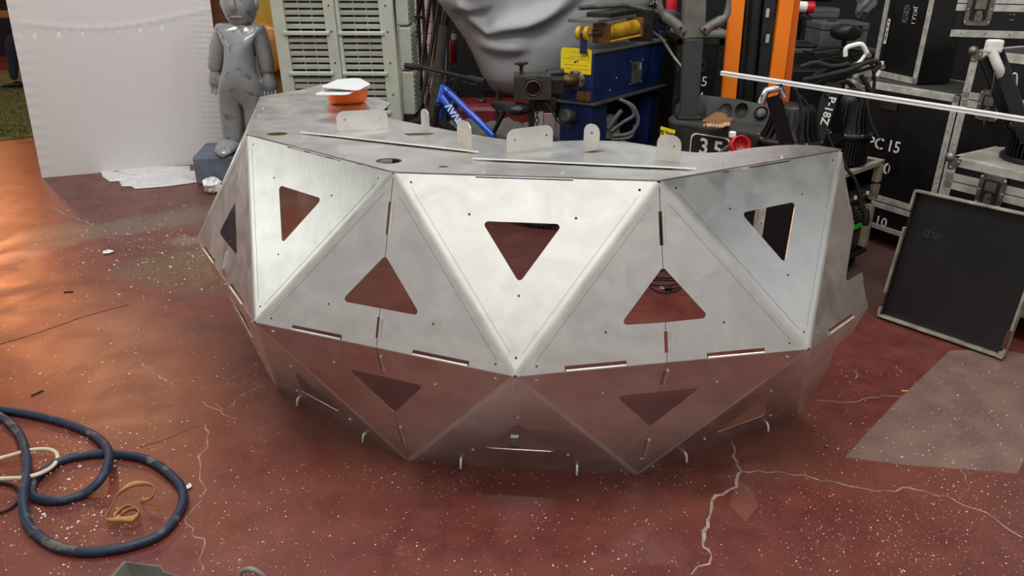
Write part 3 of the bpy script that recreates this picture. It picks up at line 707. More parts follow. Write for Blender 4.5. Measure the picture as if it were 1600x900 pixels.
MB().lathe([(.06, -.018), (.066, -.006), (.066, .006), (.06, .018)], P(397, 228), (0, 0, 1), 20).build('ankle_ring', statue_m, stt)
for x in (361, 399):
    a = P(x, 228); rr = []
    for s, wd, h in ((.09, .05, .06), (.05, .075, .10), (-.03, .085, .115), (-.12, .085, .09), (-.19, .07, .06), (-.22, .03, .03)):
        rr.append([V((a.x+wd*math.cos(t), a.y+s, .236+h*(.5+.5*math.sin(t)))) for t in [6.2832*q/14 for q in range(14)]])
    loft(rr, (True, True)).build('foot', statue_m, stt)
for z_, r_ in (((376, 36), .075),):
    MB().lathe([(r_, -.012), (r_*1.1, 0), (r_, .012)], P(*z_), (0, .1, 1), 20).build('neckline', statue_m, stt)
# bits behind the statue
wood = mat('brown_board', '#6b3f22', .6, ns=5, var=.4, stretch=(1, 1, .2))
a = at(352, 215, Y=6.9); b = at(332, 0, Y=7.0)
tag(MB().obox(V((a.x-.03, 6.9, 0)), (.30, 0, 0), (0, .03, 0), V((b.x-a.x-.06, .1, 1.7))).build('wood_board', wood, loc=(a.x, 6.9, 0)), 'tall brown wooden board leaning behind the grey statue', 'board')
yb = thing('yellow_disc', 'glossy amber-yellow round plastic piece behind the grey statue', 'disc', at(418, 70, Y=6.75))
MB().lathe([(0, -.01), (.20, -.012), (.235, .0), (.20, .02), (0, .012)], at(408, 78, Y=6.75)+V((0, 0, 0)), (.15, -1, .1), 32).build('disc', mat('amber_plastic', '#c07a1e', .3, ns=4, var=.35, coat=.5), yb)
MB().obox(at(408, 78, Y=6.8)+V((-.1, .02, -.8)), (.3, 0, 0), (0, .03, 0), (0, 0, 1.5)).build('backing_board', mat('amber_board', '#b08a2a', .5, ns=4), yb)
# ---------------- louvred shutters
shm = mat('pale_green_grey_plastic', '#b4b9ab', .5, ns=7, var=.14, bump=.05)
Ysh = 5.8
def sh(x, y, dy=0): return at(x, y, Y=Ysh+dy)
def shutter(xl, xr, label, xo0, xo1):
    """xl,xr: pixel x at y=0 of outer edges; xo: opening edges"""
    s = thing('louvred_shutter', label, 'shutter', V(((sh(xl, 0).x+sh(xr, 0).x)/2, Ysh, 0)), 'pale green louvred shutters')
    X0, X1, O0, O1 = (sh(x, 0).x for x in (xl, xr, xo0, xo1)); lean = .03
    off = lambda x, z: x+lean*(1.42-z)
    def vbeam(xa, xb, y0, d, name, zt=1.75):
        MB().obox((off(xa, 0), Ysh+y0, 0), (xb-xa, 0, 0), (0, d, 0), (-lean*zt, 0, zt)).build(name, shm, s, .004)
    vbeam(X0, O0, 0, .07, 'stile'); vbeam(O1, X1, 0, .07, 'stile')
    zr = [sh(500, 52).z, sh(500, 115).z]; dz = zr[0]-zr[1]; rails = [zr[0]+dz, zr[0], zr[1], zr[1]-dz, .1]
    pitch = dz/6.0
    for z in rails:
        MB().obox((off(O0, z)-.025, Ysh-.018, z-.014), (O1-O0+.05, 0, 0), (0, .05, 0), (0, 0, .028)).build('cross_rail', shm, s, .006)
    z = zr[0]+dz
    i = 0
    while z > .12:
        if min(abs(z-r) for r in rails) > pitch*.3:
            MB().obox((off(O0, z), Ysh+.018, z-.017), (O1-O0, 0, 0), (0, .03, .008), (0, -.006, .025)).build('slat', shm, s)
        z -= pitch
    for t in (1/3, 2/3):
        x = O0+(O1-O0)*t; MB().obox((off(x, 0)-.003, Ysh+.03, 0), (.006, 0, 0), (0, .03, 0), (-lean*1.75, 0, 1.75)).build('mullion', shm, s)
    for z in (.75, .98, 1.2, 1.38):
        MB().lathe([(.007, 0), (.006, .003)], (off((O1+X1)/2, z), Ysh-.001, z), (0, -1, 0), 8).build('rivet', dsteel, s)
shutter(421, 521, 'left of two pale green-grey louvred plastic shutters standing behind the counter', 441, 503)
shutter(522, 612, 'right of two pale green-grey louvred plastic shutters, beside the wire cage', 528, 590)
# stack of the same units seen from its narrow side
s = thing('shutter_stack', 'pale green-grey stack of ribbed plastic panels edge-on, right of the shutters', 'panel stack', V((sh(617, 100).x, Ysh, 0)))
xa, xb = sh(613, 0).x, sh(634, 0).x
for k_, (za, zb) in enumerate(((1.75, 1.235), (1.225, .915), (.905, .58))):
    MB().obox((xa+.035-.02*za, Ysh+.10, zb), (xb-xa, 0, 0), (0, .35, 0), (0, 0, za-zb)).build('panel', shm, s, .012)
    z = zb+.02
    while z < za-.02:
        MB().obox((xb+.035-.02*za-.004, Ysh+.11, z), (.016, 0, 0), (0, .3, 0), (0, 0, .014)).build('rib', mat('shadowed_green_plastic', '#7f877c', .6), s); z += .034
MB().obox((xa+.02, Ysh+.11, 0), (xb-xa-.02, 0, 0), (0, .30, 0), (0, 0, .58)).build('support_block', blackp, s)
mb = MB().obox((-1.78, 6.0, 0), (.90, 0, 0), (0, .02, 0), (0, 0, 1.8)); tag(mb.build('slat_gap_shade', black, loc=(-1.3, 6.0, 0)), 'black board added behind the louvred shutters to darken the slat gaps', 'board')  # added board supplies the shade between the slats
# ---------------- wire mesh cage and leaning tubes
cage = thing('wire_cage', 'dark wire mesh cage panel behind the blue bicycle', 'cage', at(690, 150, Y=7.3).xy.to_3d())
cm = mat('dark_wire', '#55504d', .5, .5)
x0, x1 = at(636, 60, Y=7.3).x, at(775, 60, Y=7.3).x
x = x0
while x < x1: MB().tube([(x, 7.3, 0), (x, 7.3, 1.75)], .0035, 5).build('vertical_wire', cm, cage); x += .075
z = .05
while z < 1.75: MB().tube([(x0, 7.305, z), (x1, 7.305, z)], .0035, 5).build('cross_wire', cm, cage); z += .10
for x in (x0, x1): MB().tube([(x, 7.3, 0), (x, 7.3, 1.78)], .014, 8).build('frame_post', cm, cage)
tubes = [((655, 130), (672, 0), .018, dsteel), ((664, 128), (688, -10), .016, grime), ((672, 118), (690, -5), .013, mat('bronze_tube', '#5a4c3b', .4, .6)), ((680, 118), (702, 0), .012, dsteel), ((684, 110), (705, 5), .009, grime), ((697, 112), (700, 15), .013, mat('grey_tube', '#4f5254', .4, .5)), ((676, 130), (694, 10), .006, steel), ((645, 95), (657, -10), .022, blackp), ((668, 128), (660, 0), .015, dsteel)]
TL = ['leftmost thick dark tube of the bundle leaning on the wire cage', 'brownish grimy tube leaning second from the left in the bundle', 'bronze-brown tube leaning in the middle of the bundle', 'thin dark tube right of the bronze-brown tube on the cage', 'thin grimy tube just left of the upright grey tube', 'upright grey tube at the right end of the bundle', 'thinnest bright steel rod leaning in the bundle', 'black upright tube at the far left, beside the ribbed panel stack', 'dark tube leaning left, crossing behind the bundle']
for i, (a, b, r, m) in enumerate(tubes):
    p, q = at(*a, Y=6.75+.03*i), at(*b, Y=7.1+.015*i); d = (q-p).normalized(); lo = p-d*(p.z/d.z); hi = q+d*.2
    tag(MB().tube([lo, hi], r, 10).build('metal_tube', m, loc=lo), TL[i], 'tube', 'metal tubes leaning on the cage')
p = at(694, 41, Y=6.6); q = at(686, 105, Y=6.5)
big = thing('cardboard_tube', 'thick open-ended dark grey tube leaning in front of the thinner tubes', 'tube', V((q.x, 6.5, 0)))
d = (p-q).normalized(); lo = q-d*(q.z/d.z)
MB().lathe([(.042, 0), (.042, (p-lo).length), (.036, (p-lo).length), (.036, .02)], lo, d, 20).build('tube_wall', mat('dark_grey_tube', '#3d3a36', .7, ns=10), big)
ra = thing('rack_bar', 'black horizontal bar on a black upright beside the cage', 'stand', at(640, 100, Y=6.9).xy.to_3d())
MB().beam(at(632, 29, Y=6.9), at(663, 27, Y=6.9), .03, .03).build('bar', blackp, ra)
MB().tube([V((at(655, 60, Y=6.9).x, 6.92, 0)), V((at(655, 60, Y=6.9).x, 6.92, 1.7))], .014, 8).build('upright', blackp, ra)
# spray can hanging on the cage
c = at(708, 75, Y=7.2)
can = thing('red_bottle', 'small red bottle with white cap hanging on the wire cage', 'bottle', c)
MB().lathe([(.03, -.13), (.036, -.11), (.036, .03), (.028, .06), (.018, .075)], c, (0, 0, 1), 16).build('bottle_body', mat('dark_red_gloss', '#8c1820', .3, ns=10), can)
MB().lathe([(.022, .075), (.024, .10), (.02, .125)], c, (.1, 0, 1), 12).build('cap', white, can)
MB().tube([c+V((0, 0, .12)), c+V((0, .1, .16))], .004, 5).build('hook', steel, can)
# ---------------- red generator, grey blanket, cartons
gen = thing('generator', 'red and black portable generator on the floor behind the bicycle frame', 'generator', V((at(760, 175, Y=6.0).x, 6.0, 0)))
redm = mat('dirty_red_paint', '#6e1418', .45, ns=8, var=.4)
gx = at(712, 175, Y=5.85).x; gx2 = at(862, 175, Y=5.85).x
MB().obox((gx, 5.85, .3), (gx2-gx, 0, 0), (0, .4, 0), (0, 0, .36)).build('tank', redm, gen, .04)
MB().obox((gx+.04, 5.9, .02), (gx2-gx-.08, 0, 0), (0, .32, 0), (0, 0, .28)).build('engine', blackp, gen, .03)
for xx in (gx-.02, (gx+gx2)/2-.05, gx2):
    MB().tube(catmull([(xx, 5.84, 0), (xx, 5.84, .62), (xx, 5.9, .69), (xx, 6.2, .69), (xx, 6.28, .62), (xx, 6.28, 0)], 4), .014, 8).build('frame_tube', blackp, gen)
MB().lathe([(.035, 0), (.04, .02), (.03, .03)], V((at(752, 153, Y=6.0).x, 6.0, .655)), (0, 0, 1), 16).build('fuel_cap', blackp, gen)
bl = MB(); nx = 26; vs = []
for j_ in range(nx+1):
    for i in range(nx+1):
        u, v = i/nx, j_/nx; q = at(690+150*u, 192+0*v, Y=5.55).xy.to_3d()+V((0, -.25+.5*v, 0)); vs.append(V((q.x, 5.60+.22*v, .48+.07*v+.02*math.sin(u*14+v*5)+.015*math.sin(u*31+2)*math.cos(v*9)-(.47*max(0, 1-v/.12) if v < .12 else 0))))
bl.add(vs, [(j_*(nx+1)+i, j_*(nx+1)+i+1, (j_+1)*(nx+1)+i+1, (j_+1)*(nx+1)+i) for j_ in range(nx) for i in range(nx)], True)
tag(bl.build('grey_blanket', mat('grey_brown_canvas', '#5b5851', .95, ns=12, var=.3, bump=.3), loc=(-.1, 5.7, 0)), 'grey-brown canvas sheet over a low box behind the bicycle', 'blanket')
tag(MB().box((at(765, 190, Y=5.72).x, 5.725, .225), (.62, .17, .45)).build('low_box', blackp, loc=(0, 5.6, 0), bevel=.01), 'low black box under the grey-brown canvas sheet', 'box')
for i, (xa, xb, ya) in enumerate(((832, 850, 170), (850, 868, 178), (864, 878, 186))):
    a, b = at(xa, ya, Y=5.75+.02*i), at(xb, ya, Y=5.75+.02*i)
    tag(MB().obox((a.x, 5.75+.02*i, 0), (b.x-a.x-.004, 0, 0), (0, .03, 0), (0, 0, a.z)).build('white_plank', mat('pinkish_white_board', '#b9aaa8', .7, ns=8), loc=(a.x, 5.75, 0)), ('left of three pinkish-white planks behind the rear wheel, the tallest', 'middle of three pinkish-white planks behind the rear wheel', 'right of three pinkish-white planks behind the rear wheel, the lowest')[i], 'plank', 'pale planks behind the rear wheel')
# ---------------- giant grey face sculpture
def gs(x, y, cx, cy, sx, sy, rot=0):
    dx, dy = x-cx, y-cy; c_, s_ = math.cos(rot), math.sin(rot); a_, b_ = (dx*c_+dy*s_)/sx, (-dx*s_+dy*c_)/sy; return math.exp(-(a_*a_+b_*b_)/2)
def interp(pts, t):
    for (a, b), (c_, d_) in zip(pts, pts[1:]):
        if t <= c_: u = max(0, (t-a)/(c_-a)); return b+(d_-b)*u
    return pts[-1][1]
Lx = [(-260, 700), (-160, 668), (-60, 668), (0, 685), (30, 707), (60, 728), (90, 743), (115, 754), (135, 768), (146, 780), (152, 795)]
Rx = [(-260, 960), (-160, 1020), (-60, 1030), (0, 1015), (60, 980), (100, 930), (130, 882), (142, 860), (148, 845), (151, 830), (152, 812)]
ml = [(680, 12), (723, 12), (740, 29), (764, 46), (791, 40), (823, 35), (849, 24), (871, 11), (960, -20)]
def face_h(x, y):
    h = 0; ym = interp(ml, x); fx = 1/(1+math.exp(-(x-716)/5))/(1+math.exp((x-872)/8))
    sg = lambda v: 1/(1+math.exp(-max(-40, min(40, v))))
    h += .115*sg((ym-y)/1.3)*math.exp(-((ym-y-6)/17)**2)*fx*(1-.35*gs(x, y, 764, 25, 7, 14))
    yb = 71-.0035*(x-785)**2+.05*(x-785); fl_ = math.exp(-((x-785)/36)**4)
    h += .085*sg((yb-y)/3.0)*sg((y-ym)/4)*math.exp(-((yb-y-6)/20)**2)*fl_
    yn = 11-.009*(x-742)**2; h += .10*sg((yn-y)/1.6)*math.exp(-((x-742)/26)**4)*math.exp(-((yn-y)/40)**2)
    h += .07*gs(x, y, 800, 120, 50, 28)
    h += .20*gs(x, y, 738, -40, 26, 24, .25)
    h -= .07*gs(x, y, 880, 12, 30, 7, -.7)+.03*gs(x, y, 722, 22, 6, 12, .6)
    h += .09*gs(x, y, 905, -30, 45, 38, -.5)
    return h
NY, NX = 190, 130; YF = 6.6; vs = []
for j_ in range(NY+1):
    y = -260+(412)*(1-(1-j_/NY)**1.35); l_, r_ = interp(Lx, y), interp(Rx, y)
    for i in range(NX+1):
        t = -math.cos(math.pi*i/NX); x = (l_+r_)/2+(r_-l_)/2*t
        e = math.sqrt(max(0, 1-t*t)); dm = (.62 if y < 60 else .62*math.sqrt(max(0, 1-((y-60)/92.5)**2))*.85+.093*0+.62*.15*(152-y)/92)*e**.75
        vs.append(at(x, y, Y=YF)+V((0, -1, 0))*(dm+face_h(x, y)*min(1, e*1.6)))
fm = MB(); n = NX+1; fm.add(vs, [(j_*n+i, (j_+1)*n+i, (j_+1)*n+i+1, j_*n+i+1) for j_ in range(NY) for i in range(NX)], True)
bv = []
for j_ in range(NY+1):
    for i in range(NX+1): p = vs[j_*n+i]; bv.append(V((p.x, YF+(YF-p.y)*.45+.02, p.z)))
fm.add(bv, [(j_*n+i, j_*n+i+1, (j_+1)*n+i+1, (j_+1)*n+i) for j_ in range(NY) for i in range(NX)], True)
fc = thing('giant_face_sculpture', 'giant matt grey sculpted face, only lips, jaw and chin in view', 'sculpture', V((0, YF, 0)))
fm.build('face', mat('matt_grey_plaster', '#a4a7aa', .8, ns=5, var=.08, bump=.05, spec=.2), fc)
MB().obox((-.25, 6.42, 0), (.85, 0, 0), (0, .5, 0), (0, 0, .60)).build('stand', black, fc)
# ---------------- bicycle
bk = thing('bicycle', 'blue mountain bicycle with black saddle and fat knobbly tyres', 'bicycle', V((-.3, 5.25, 0)))
blu = mat('bicycle_blue', '#1450c8', .25, ns=4, var=.1, coat=.6, bump=0)
HT, HB_ = at(694, 133, Y=5.38), at(688, 157, Y=5.36)
BBk = at(768, 262, Y=5.22); ST = at(771, 212, Y=5.2)
MB().tube([HB_-(HT-HB_)*.1, HT], .026, 12).build('head_tube', blu, bk)
MB().tube([HT-(HT-HB_)*.15, ST], .024, 12).build('top_tube', blu, bk)
MB().tube([HB_+(HT-HB_)*.25, BBk], .032, 12).build('down_tube', blu, bk)
MB().tube([BBk, ST+(ST-BBk)*.15], .018, 10).build('seat_tube', blu, bk)
sp_ = at(789, 172, Y=5.12)
MB().tube([ST+(ST-BBk)*.1, sp_], .016, 10).build('seat_post', blackp, bk)
sd = at(790, 163, Y=5.1); ax = V((.16, -.03, .0)).normalized(); rr = []
nose = at(768, 158, Y=5.3); tail = at(812, 166, Y=5.0); ax = (tail-nose); L_ = ax.length; axn = ax.normalized(); sx = axn.cross(V((0, 0, 1)))
for t, wd, h in ((0, .012, .015), (.1, .025, .03), (.4, .035, .035), (.65, .06, .04), (.85, .085, .045), (.97, .075, .03), (1, .03, .01)):
    c_ = nose+ax*t*1.15+V((0, 0, -.02)); rr.append([c_+sx*wd*math.cos(a_)+V((0, 0, h*math.sin(a_))) for a_ in [6.2832*q/12 for q in range(12)]])
loft(rr, (True, True)).build('saddle', mat('black_vinyl', '#1f1f21', .35, ns=12, var=.2), bk)
hb = at(700, 112, Y=5.4); MB().tube([HT, at(698, 118, Y=5.39)], .018, 10).build('stem', blackp, bk)
h0, h1 = at(633, 103, Y=5.55), at(757, 128, Y=5.15)
MB().tube([h0, at(664, 106, Y=5.5), at(690, 112, Y=5.42), at(706, 116, Y=5.36), at(728, 121, Y=5.26), h1], .013, 10).build('handlebar', blackp, bk)
for a, b in ((h0, at(660, 105.5, Y=5.51)), (at(733, 122, Y=5.24), h1)): MB().tube([a, b], .022, 10).build('grip', rubber, bk)
for px in ((668, 111), (724, 126)):
    q = at(*px, Y=5.35); MB().tube([q, q+V((.02, -.05, -.01)), q+V((.10, -.07, -.02))], .006, 6).build('brake_lever', blackp, bk)
for pts in ([(672, 112), (668, 130), (680, 150), (690, 160)], [(718, 122), (690, 128), (672, 135), (660, 150), (668, 180)], [(700, 118), (712, 130), (700, 142), (692, 150)]):
    MB().tube(catmull([at(*q, Y=5.25) for q in pts], 6), .003, 5).build('cable', blackp, bk)
def wheel(c, axis, R=.33, rt_=.028, fr=None):
    x, y, d = basis(axis)
    ring = lambda R_, n_: [V(c)+x*math.cos(6.2832*k/n_)*R_+y*math.sin(6.2832*k/n_)*R_ for k in range(n_)]
    ty = MB().tube(ring(R-rt_, 40), rt_, 10, True).build('tyre', rubber, bk)
    kb = MB()
    for k in range(64):
        a_ = 6.2832*k/64; o = V(c)+(x*math.cos(a_)+y*math.sin(a_))*(R-.003)
        for s_ in (-1, 0, 1): kb.box(o+d*s_*.017+(x*math.cos(a_)+y*math.sin(a_))*(-.006*abs(s_)), (.012, .012, .012), Matrix((x*math.cos(a_)+y*math.sin(a_), -x*math.sin(a_)+y*math.cos(a_), d)).transposed())
    tag(kb.build('tread', rubber, ty), kind='stuff')
    MB().tube(ring(R-rt_*2.1, 40), .008, 6, True).build('rim', mat('silver_rim', '#c5c8cc', .3, .7), bk)
    MB().tube([V(c)-d*.05, V(c)+d*.05], .02, 12).build('hub', steel, bk)
    for k in range(16):
        a_ = 6.2832*k/16; MB().tube([V(c)+d*(.03 if k % 2 else -.03), V(c)+(x*math.cos(a_)+y*math.sin(a_))*(R-rt_*2.2)], .0015, 4).build('spoke', steel, bk)
fwc = at(672, 182, Y=5.45); fwc.z = .33; rwc = V((at(842, 200, Y=4.92).x, 4.92, .33))
wheel(fwc, (.35, .9, .05)); wheel(rwc, (.30, .9, .03))
fa = V((.35, .9, .05)).normalized()
for s_ in (-1, 1): MB().tube([HB_+fa*s_*.05+V((0, 0, -.03)), fwc+fa*s_*.055], [.026, .018], 8).build('fork_leg', blu if s_ > 0 else blackp, bk)
MB().beam(HB_+V((0, 0, -.03))-fa*.07, HB_+V((0, 0, -.03))+fa*.07, .04, .03).build('fork_crown', blackp, bk, .006)
ra_ = V((.30, .9, .03)).normalized()
for s_ in (-1, 1):
    MB().tube([BBk+ra_*s_*.03, rwc+ra_*s_*.06], .010, 8).build('chain_stay', blu, bk)
    MB().tube([ST+ra_*s_*.02, rwc+ra_*s_*.06], .009, 8).build('seat_stay', blackp, bk)
dt = (BBk-(HB_+(HT-HB_)*.25)).normalized()
O = at(709, 178, Y=5.25)+V((.012, -.02, 0)); up = dt.cross(V((0, 1, 0))).normalized(); up = up if up.z > 0 else -up
text('ΛVΛLΛN', .062, at(712, 186, Y=5.27)+V((.012, -.012, .0)), dt, up, whitet, bk, 'frame_lettering', bold=.002)
# ================================================================ BLUE HYDRAULIC MACHINE
bluem = mat('machine_blue', '#12265a', .45, ns=6, var=.45, bump=.06)
P0 = V((at(925, 160, Y=5.2).x, 5.2, 0)); Pf = V((at(1033, 128, Y=6.0).x, 6.0, 0))
DS = (Pf-P0).normalized(); LS = (Pf-P0).length; DF = V((-.82, .50, 0)).normalized(); WF = .25
hm = thing('hydraulic_machine', 'dark blue hydraulic tube machine with yellow cylinder and hoses', 'machine', P0+DF*.12+DS*.3)
ztop = at(925, 84, Y=5.2).z; zmid = at(925, 162, Y=5.2).z
UZ = V((0, 0, 1))
MB().obox(P0+UZ*zmid, DF*WF, DS*LS, UZ*(ztop-zmid)).build('upper_housing', bluem, hm, .006)
MB().obox(P0+DS*.01, DF*WF, DS*.20, UZ*zmid).build('front_column', bluem, hm, .006)
MB().obox(P0+DS*(LS-.12)+DF*.02, DF*(WF-.04), DS*.1, UZ*zmid).build('rear_column', bluem, hm, .006)
MB().obox(P0+DS*.2+DF*.2, DF*.01, DS*(LS-.3), UZ*zmid).build('back_plate', mat('machine_dark_blue', '#0c1734', .5, ns=6), hm)
MB().obox(P0-DF*.03-DS*.01+UZ*(zmid-.012), DF*(WF+.05), DS*(LS+.05), UZ*.014).build('lower_flange', steel, hm)
MB().obox(P0-DF*.012+UZ*(ztop), DF*(WF+.02), DS*(LS+.02), UZ*.012).build('top_flange', mat('grey_dusty_steel', '#6f6d68', .6, .4, ns=9), hm)
MB().obox(P0-DF*.25+UZ*.0, DF*.6, DS*LS, UZ*.35).build('base_tray', dsteel, hm, .01)
nF, nS = DF.cross(UZ).normalized(), -DF
nF = nF if nF.y < 0 else -nF
nS = UZ.cross(DS); nS = nS if nS.x > 0 else -nS
# sign on the front
def fr(u, z, o=.0): return P0+DF*u+UZ*z+nF*o
exF = -DF
sO = fr(WF/2+.005, ztop-.062, .004)
yel = mat('yellow_sign', '#ecd21a', .5, ns=20, var=.12, bump=0)
MB().plate(rounded([V((-.115, -.075)), V((.115, -.075)), V((.115, .09)), V((-.115, .09))], [.004, .004, .02, .02], 4), [], sO, exF, UZ, nF, 0, .003).build('warning_plate', yel, hm)
for k, (s_, dz, sz) in enumerate((('— —— ———', .072, .012), ('—— — ———', .06, .010), ('————————', .038, .012), ('A', .050, .04))):
    text(s_, sz, sO+nF*.0035+exF*(.0 if k < 3 else .082)+UZ*dz, exF, UZ, blackt, hm, 'plate_print')
for dx, dz, w_ in ((-.06, .02, .09), (.05, .018, .07), (-.05, -.02, .08), (.05, -.02, .08), (-.05, -.045, .06), (.05, -.045, .09), (0, -.062, .1)):
    MB().obox(sO+nF*.003+exF*(dx-w_/2)+UZ*dz, exF*w_, UZ*.002, nF*.0006).build('plate_print', blackt, hm)
for dx in (-.006, .014, .0): MB().ball(sO+nF*.003+exF*dx+UZ*(.002+dx*.4), .007, 8, (1, .3, 1)).build('rust_spot', blackt, hm)
# flange + shaft
fo = fr(WF*.5, at(905, 127, Y=5.2).z)
MB().lathe([(.066, 0), (.066, .014), (.04, .016)], fo, nF, 28).build('flange', mat('rusty_steel', '#8a7a66', .5, .6, ns=18, var=.5), hm)
for k in range(6): a_ = k*1.047; MB().lathe([(.008, 0), (.007, .006)], fo+nF*.014+exF*math.cos(a_)*.053+UZ*math.sin(a_)*.053, nF, 6, smooth=False).build('bolt', dsteel, hm)
br = mat('brown_oily_steel', '#6b5640', .4, .7, ns=16, var=.5)
dsh = (nF*1+exF*-.55).normalized()
MB().lathe([(.04, 0), (.043, .03), (.043, .09), (.036, .10), (.026, .105), (.026, .19), (.022, .20), (.022, .16)], fo+nF*.01, dsh, 24).build('spindle', br, hm)
MB().lathe([(.012, .0), (.012, .03)], fo+nF*.01+dsh*.17, dsh, 12).build('spindle_core', dsteel, hm)
# brass plate and filter
MB().obox(fr(.115, zmid+.015, 0), exF*.10, UZ*.06, nF*.003).build('maker_plate', mat('brass_plate', '#9a7a3c', .4, .7, ns=60, var=.5), hm)
fo2 = fr(WF*.62, at(897, 175, Y=5.2).z); dfl = (nF+UZ*.25).normalized()
MB().lathe([(.03, 0), (.048, .01), (.048, .10), (.046, .115), (.03, .118)], fo2-UZ*.05, dfl, 24).build('oil_filter', mat('dusty_filter', '#4c4a47', .6, ns=8, var=.3), hm)
# control panel on the side
def sd_(u, z, o=0): return P0+DS*u+UZ*z+nS*o
q = onv(993, 114, P0, Pf); u_ = (q-P0).dot(DS)
MB().obox(sd_(u_-.10, q.z-.085, 0), DS*.20, UZ*.19, nS*.006).build('switch_panel', bluem, hm, .006)
MB().obox(sd_(u_-.065, q.z-.07, .006), DS*.14, UZ*.15, nS*.004).build('dial_plate', mat('worn_grey_plate', '#6c6b66', .5, .3, ns=30, var=.5), hm)
for k, cl in enumerate(('#1b2a55', '#3a3f2c', '#8a7c2a', '#a9aeb0', '#7a3c22', '#4b4f55', '#5d4a33')):
    MB().obox(sd_(u_-.055+.032*(k % 4), q.z+.02-.06*(k//4), .010), DS*.022, UZ*.045, nS*.0006).build('plate_print', mat('print_%s' % cl[1:], cl, .5), hm)
for du, dz in ((-.085, .085), (.085, .085), (-.085, -.07), (.085, -.07)): MB().lathe([(.008, 0), (.006, .006)], sd_(u_+du, q.z+dz, .006), nS, 8).build('bolt', steel, hm)
for px in ((963, 122), (953, 141)): q2 = onv(*px, P0, Pf); MB().lathe([(.009, 0), (.006, .006)], q2, nS, 8).build('bolt', steel, hm)
# yellow cylinder on top
yc = mat('dirty_yellow_paint', '#c99a22', .38, ns=7, var=.4, col2='#7d5a1c', thr=(.28, .5))
ca, cb = at(940, 52, Y=5.35), at(992, 42, Y=5.72); cd = (cb-ca).normalized()
MB().lathe([(.052, 0), (.052, (cb-ca).length)], ca, cd, 28).build('cylinder_barrel', yc, hm)
for t in (0, 1): MB().box(ca.lerp(cb, t), (.13, .025, .13), Matrix(basis(cd)[0:1]+(cd,)+basis(cd)[1:2]).transposed()).build('end_cap', mat('brown_yellow', '#7c5a22', .5, .2, ns=14, var=.5), hm, .004)
for s_ in (-1, 1):
    x_, y_, _ = basis(cd); o = ca+x_*s_*.055-y_*.055 if False else ca+x_*s_*.05-UZ*.055; MB().tube([o, o+(cb-ca)], .009, 8).build('tie_rod', yc, hm)
cl = at(912, 52, Y=5.22)
MB().tube([cl, ca], .022, 12).build('piston_rod', br, hm)
for s_ in (-1, 1): MB().lathe([(.045, -.012), (.045, .012)], cl+exF*s_*.028, exF, 20).build('clevis_ear', yc, hm)
MB().tube([cl-exF*.06, cl+exF*.06], .014, 10).build('clevis_pin', steel, hm)
q = at(903, 72, Y=5.22); MB().obox(V((cl.x-.02, cl.y-.02, ztop)), (.045, 0, 0), (0, .04, 0), (0, 0, cl.z-ztop-.0)).build('clevis_post', bluem, hm, .004)
ta, tb = at(934, 37, Y=5.18), at(994, 29, Y=5.75); td = (tb-ta); td.z = 0; tz = ta.z
MB().obox(V((ta.x, ta.y, tz)), td, DF*.22+V((0, 0, 0)), UZ*.022).build('top_plate', mat('dusty_green_grey', '#6a6d66', .6, .2, ns=8, var=.4), hm, .003)
MB().obox(V((ta.x, ta.y, tz+.022))+td*.3, td*.75, DF*.18, UZ*.03).build('top_plate', dsteel, hm, .003)
MB().tube([at(905, 12, Y=5.6), at(975, 8, Y=5.8), at(1030, 20, Y=5.9)], .018, 8).build('top_bar', steel, hm)
MB().box(V((P0+DS*.85).to_tuple())+DF*.12+UZ*(ztop+.12), (.16, .2, .24)).build('rear_bracket', dsteel, hm, .01)
# pump and hoses
pq = at(948, 190, Y=5.45)
pm = mat('dusty_grey_casting', '#66635c', .7, .2, ns=16, var=.45, bump=.3)
MB().lathe([(.03, -.07), (.05, -.06), (.055, 0), (.045, .05), (.03, .07)], pq, (1, .3, .1), 18).build('pump_body', pm, hm)
MB().ball(pq+V((-.07, -.03, .03)), .045, 12).build('pump_body', pm, hm)
MB().box(pq+V((.03, -.02, -.07)), (.12, .09, .09)).build('valve_block', pm, hm, .01)
hosem = mat('grey_hose', '#6a6a68', .6, ns=20, var=.3)
for pts, r in (([(955, 205), (975, 190), (990, 180), (985, 165), (968, 155)], .013), ([(958, 212), (985, 208), (997, 190), (990, 168), (975, 158)], .014), ([(950, 200), (965, 180), (972, 172)], .016), ([(955, 218), (985, 214), (992, 195)], .012), ([(940, 215), (935, 200), (945, 180), (938, 165)], .008), ([(968, 220), (978, 222), (992, 234)], .009)):
    MB().tube(catmull([at(*q, Y=5.38) for q in pts], 6), r, 8).build('hose', hosem, hm)
# clamp head to the left on a black stand
ch = thing('clamp_head', 'worn grey steel clamp vise head with cross handle on a black post', 'vise', V((at(855, 160, Y=5.12).x, 5.12, 0)))
cm_ = mat('clamp_casting', '#514c45', .5, .5, ns=12, var=.5, bump=.15)
a, b = at(803, 118, Y=5.02), at(861, 118, Y=5.02); zb = at(830, 154, Y=5.02).z; Wc = b.x-a.x; hz = a.z-zb
hole = circ((Wc*.52, hz*.52), Wc*.24, 20)
MB().plate([V((0, 0)), V((Wc, 0)), V((Wc, hz)), V((Wc*.72, hz)), V((Wc*.72, hz*.86)), V((Wc*.60, hz*.86)), V((Wc*.60, hz*.9)), V((Wc*.40, hz*.9)), V((Wc*.30, hz)), V((.02, hz*1.0)), V((0, hz*.9))], [hole], V((a.x, 5.02, zb)), (1, 0, 0), (0, 0, 1), (0, -1, 0), 0, .045).build('jaw_plate', cm_, ch, .004)
MB().obox((a.x, 5.035, zb), (Wc, 0, 0), (0, .16, 0), (0, 0, hz)).build('head_block', cm_, ch, .006)
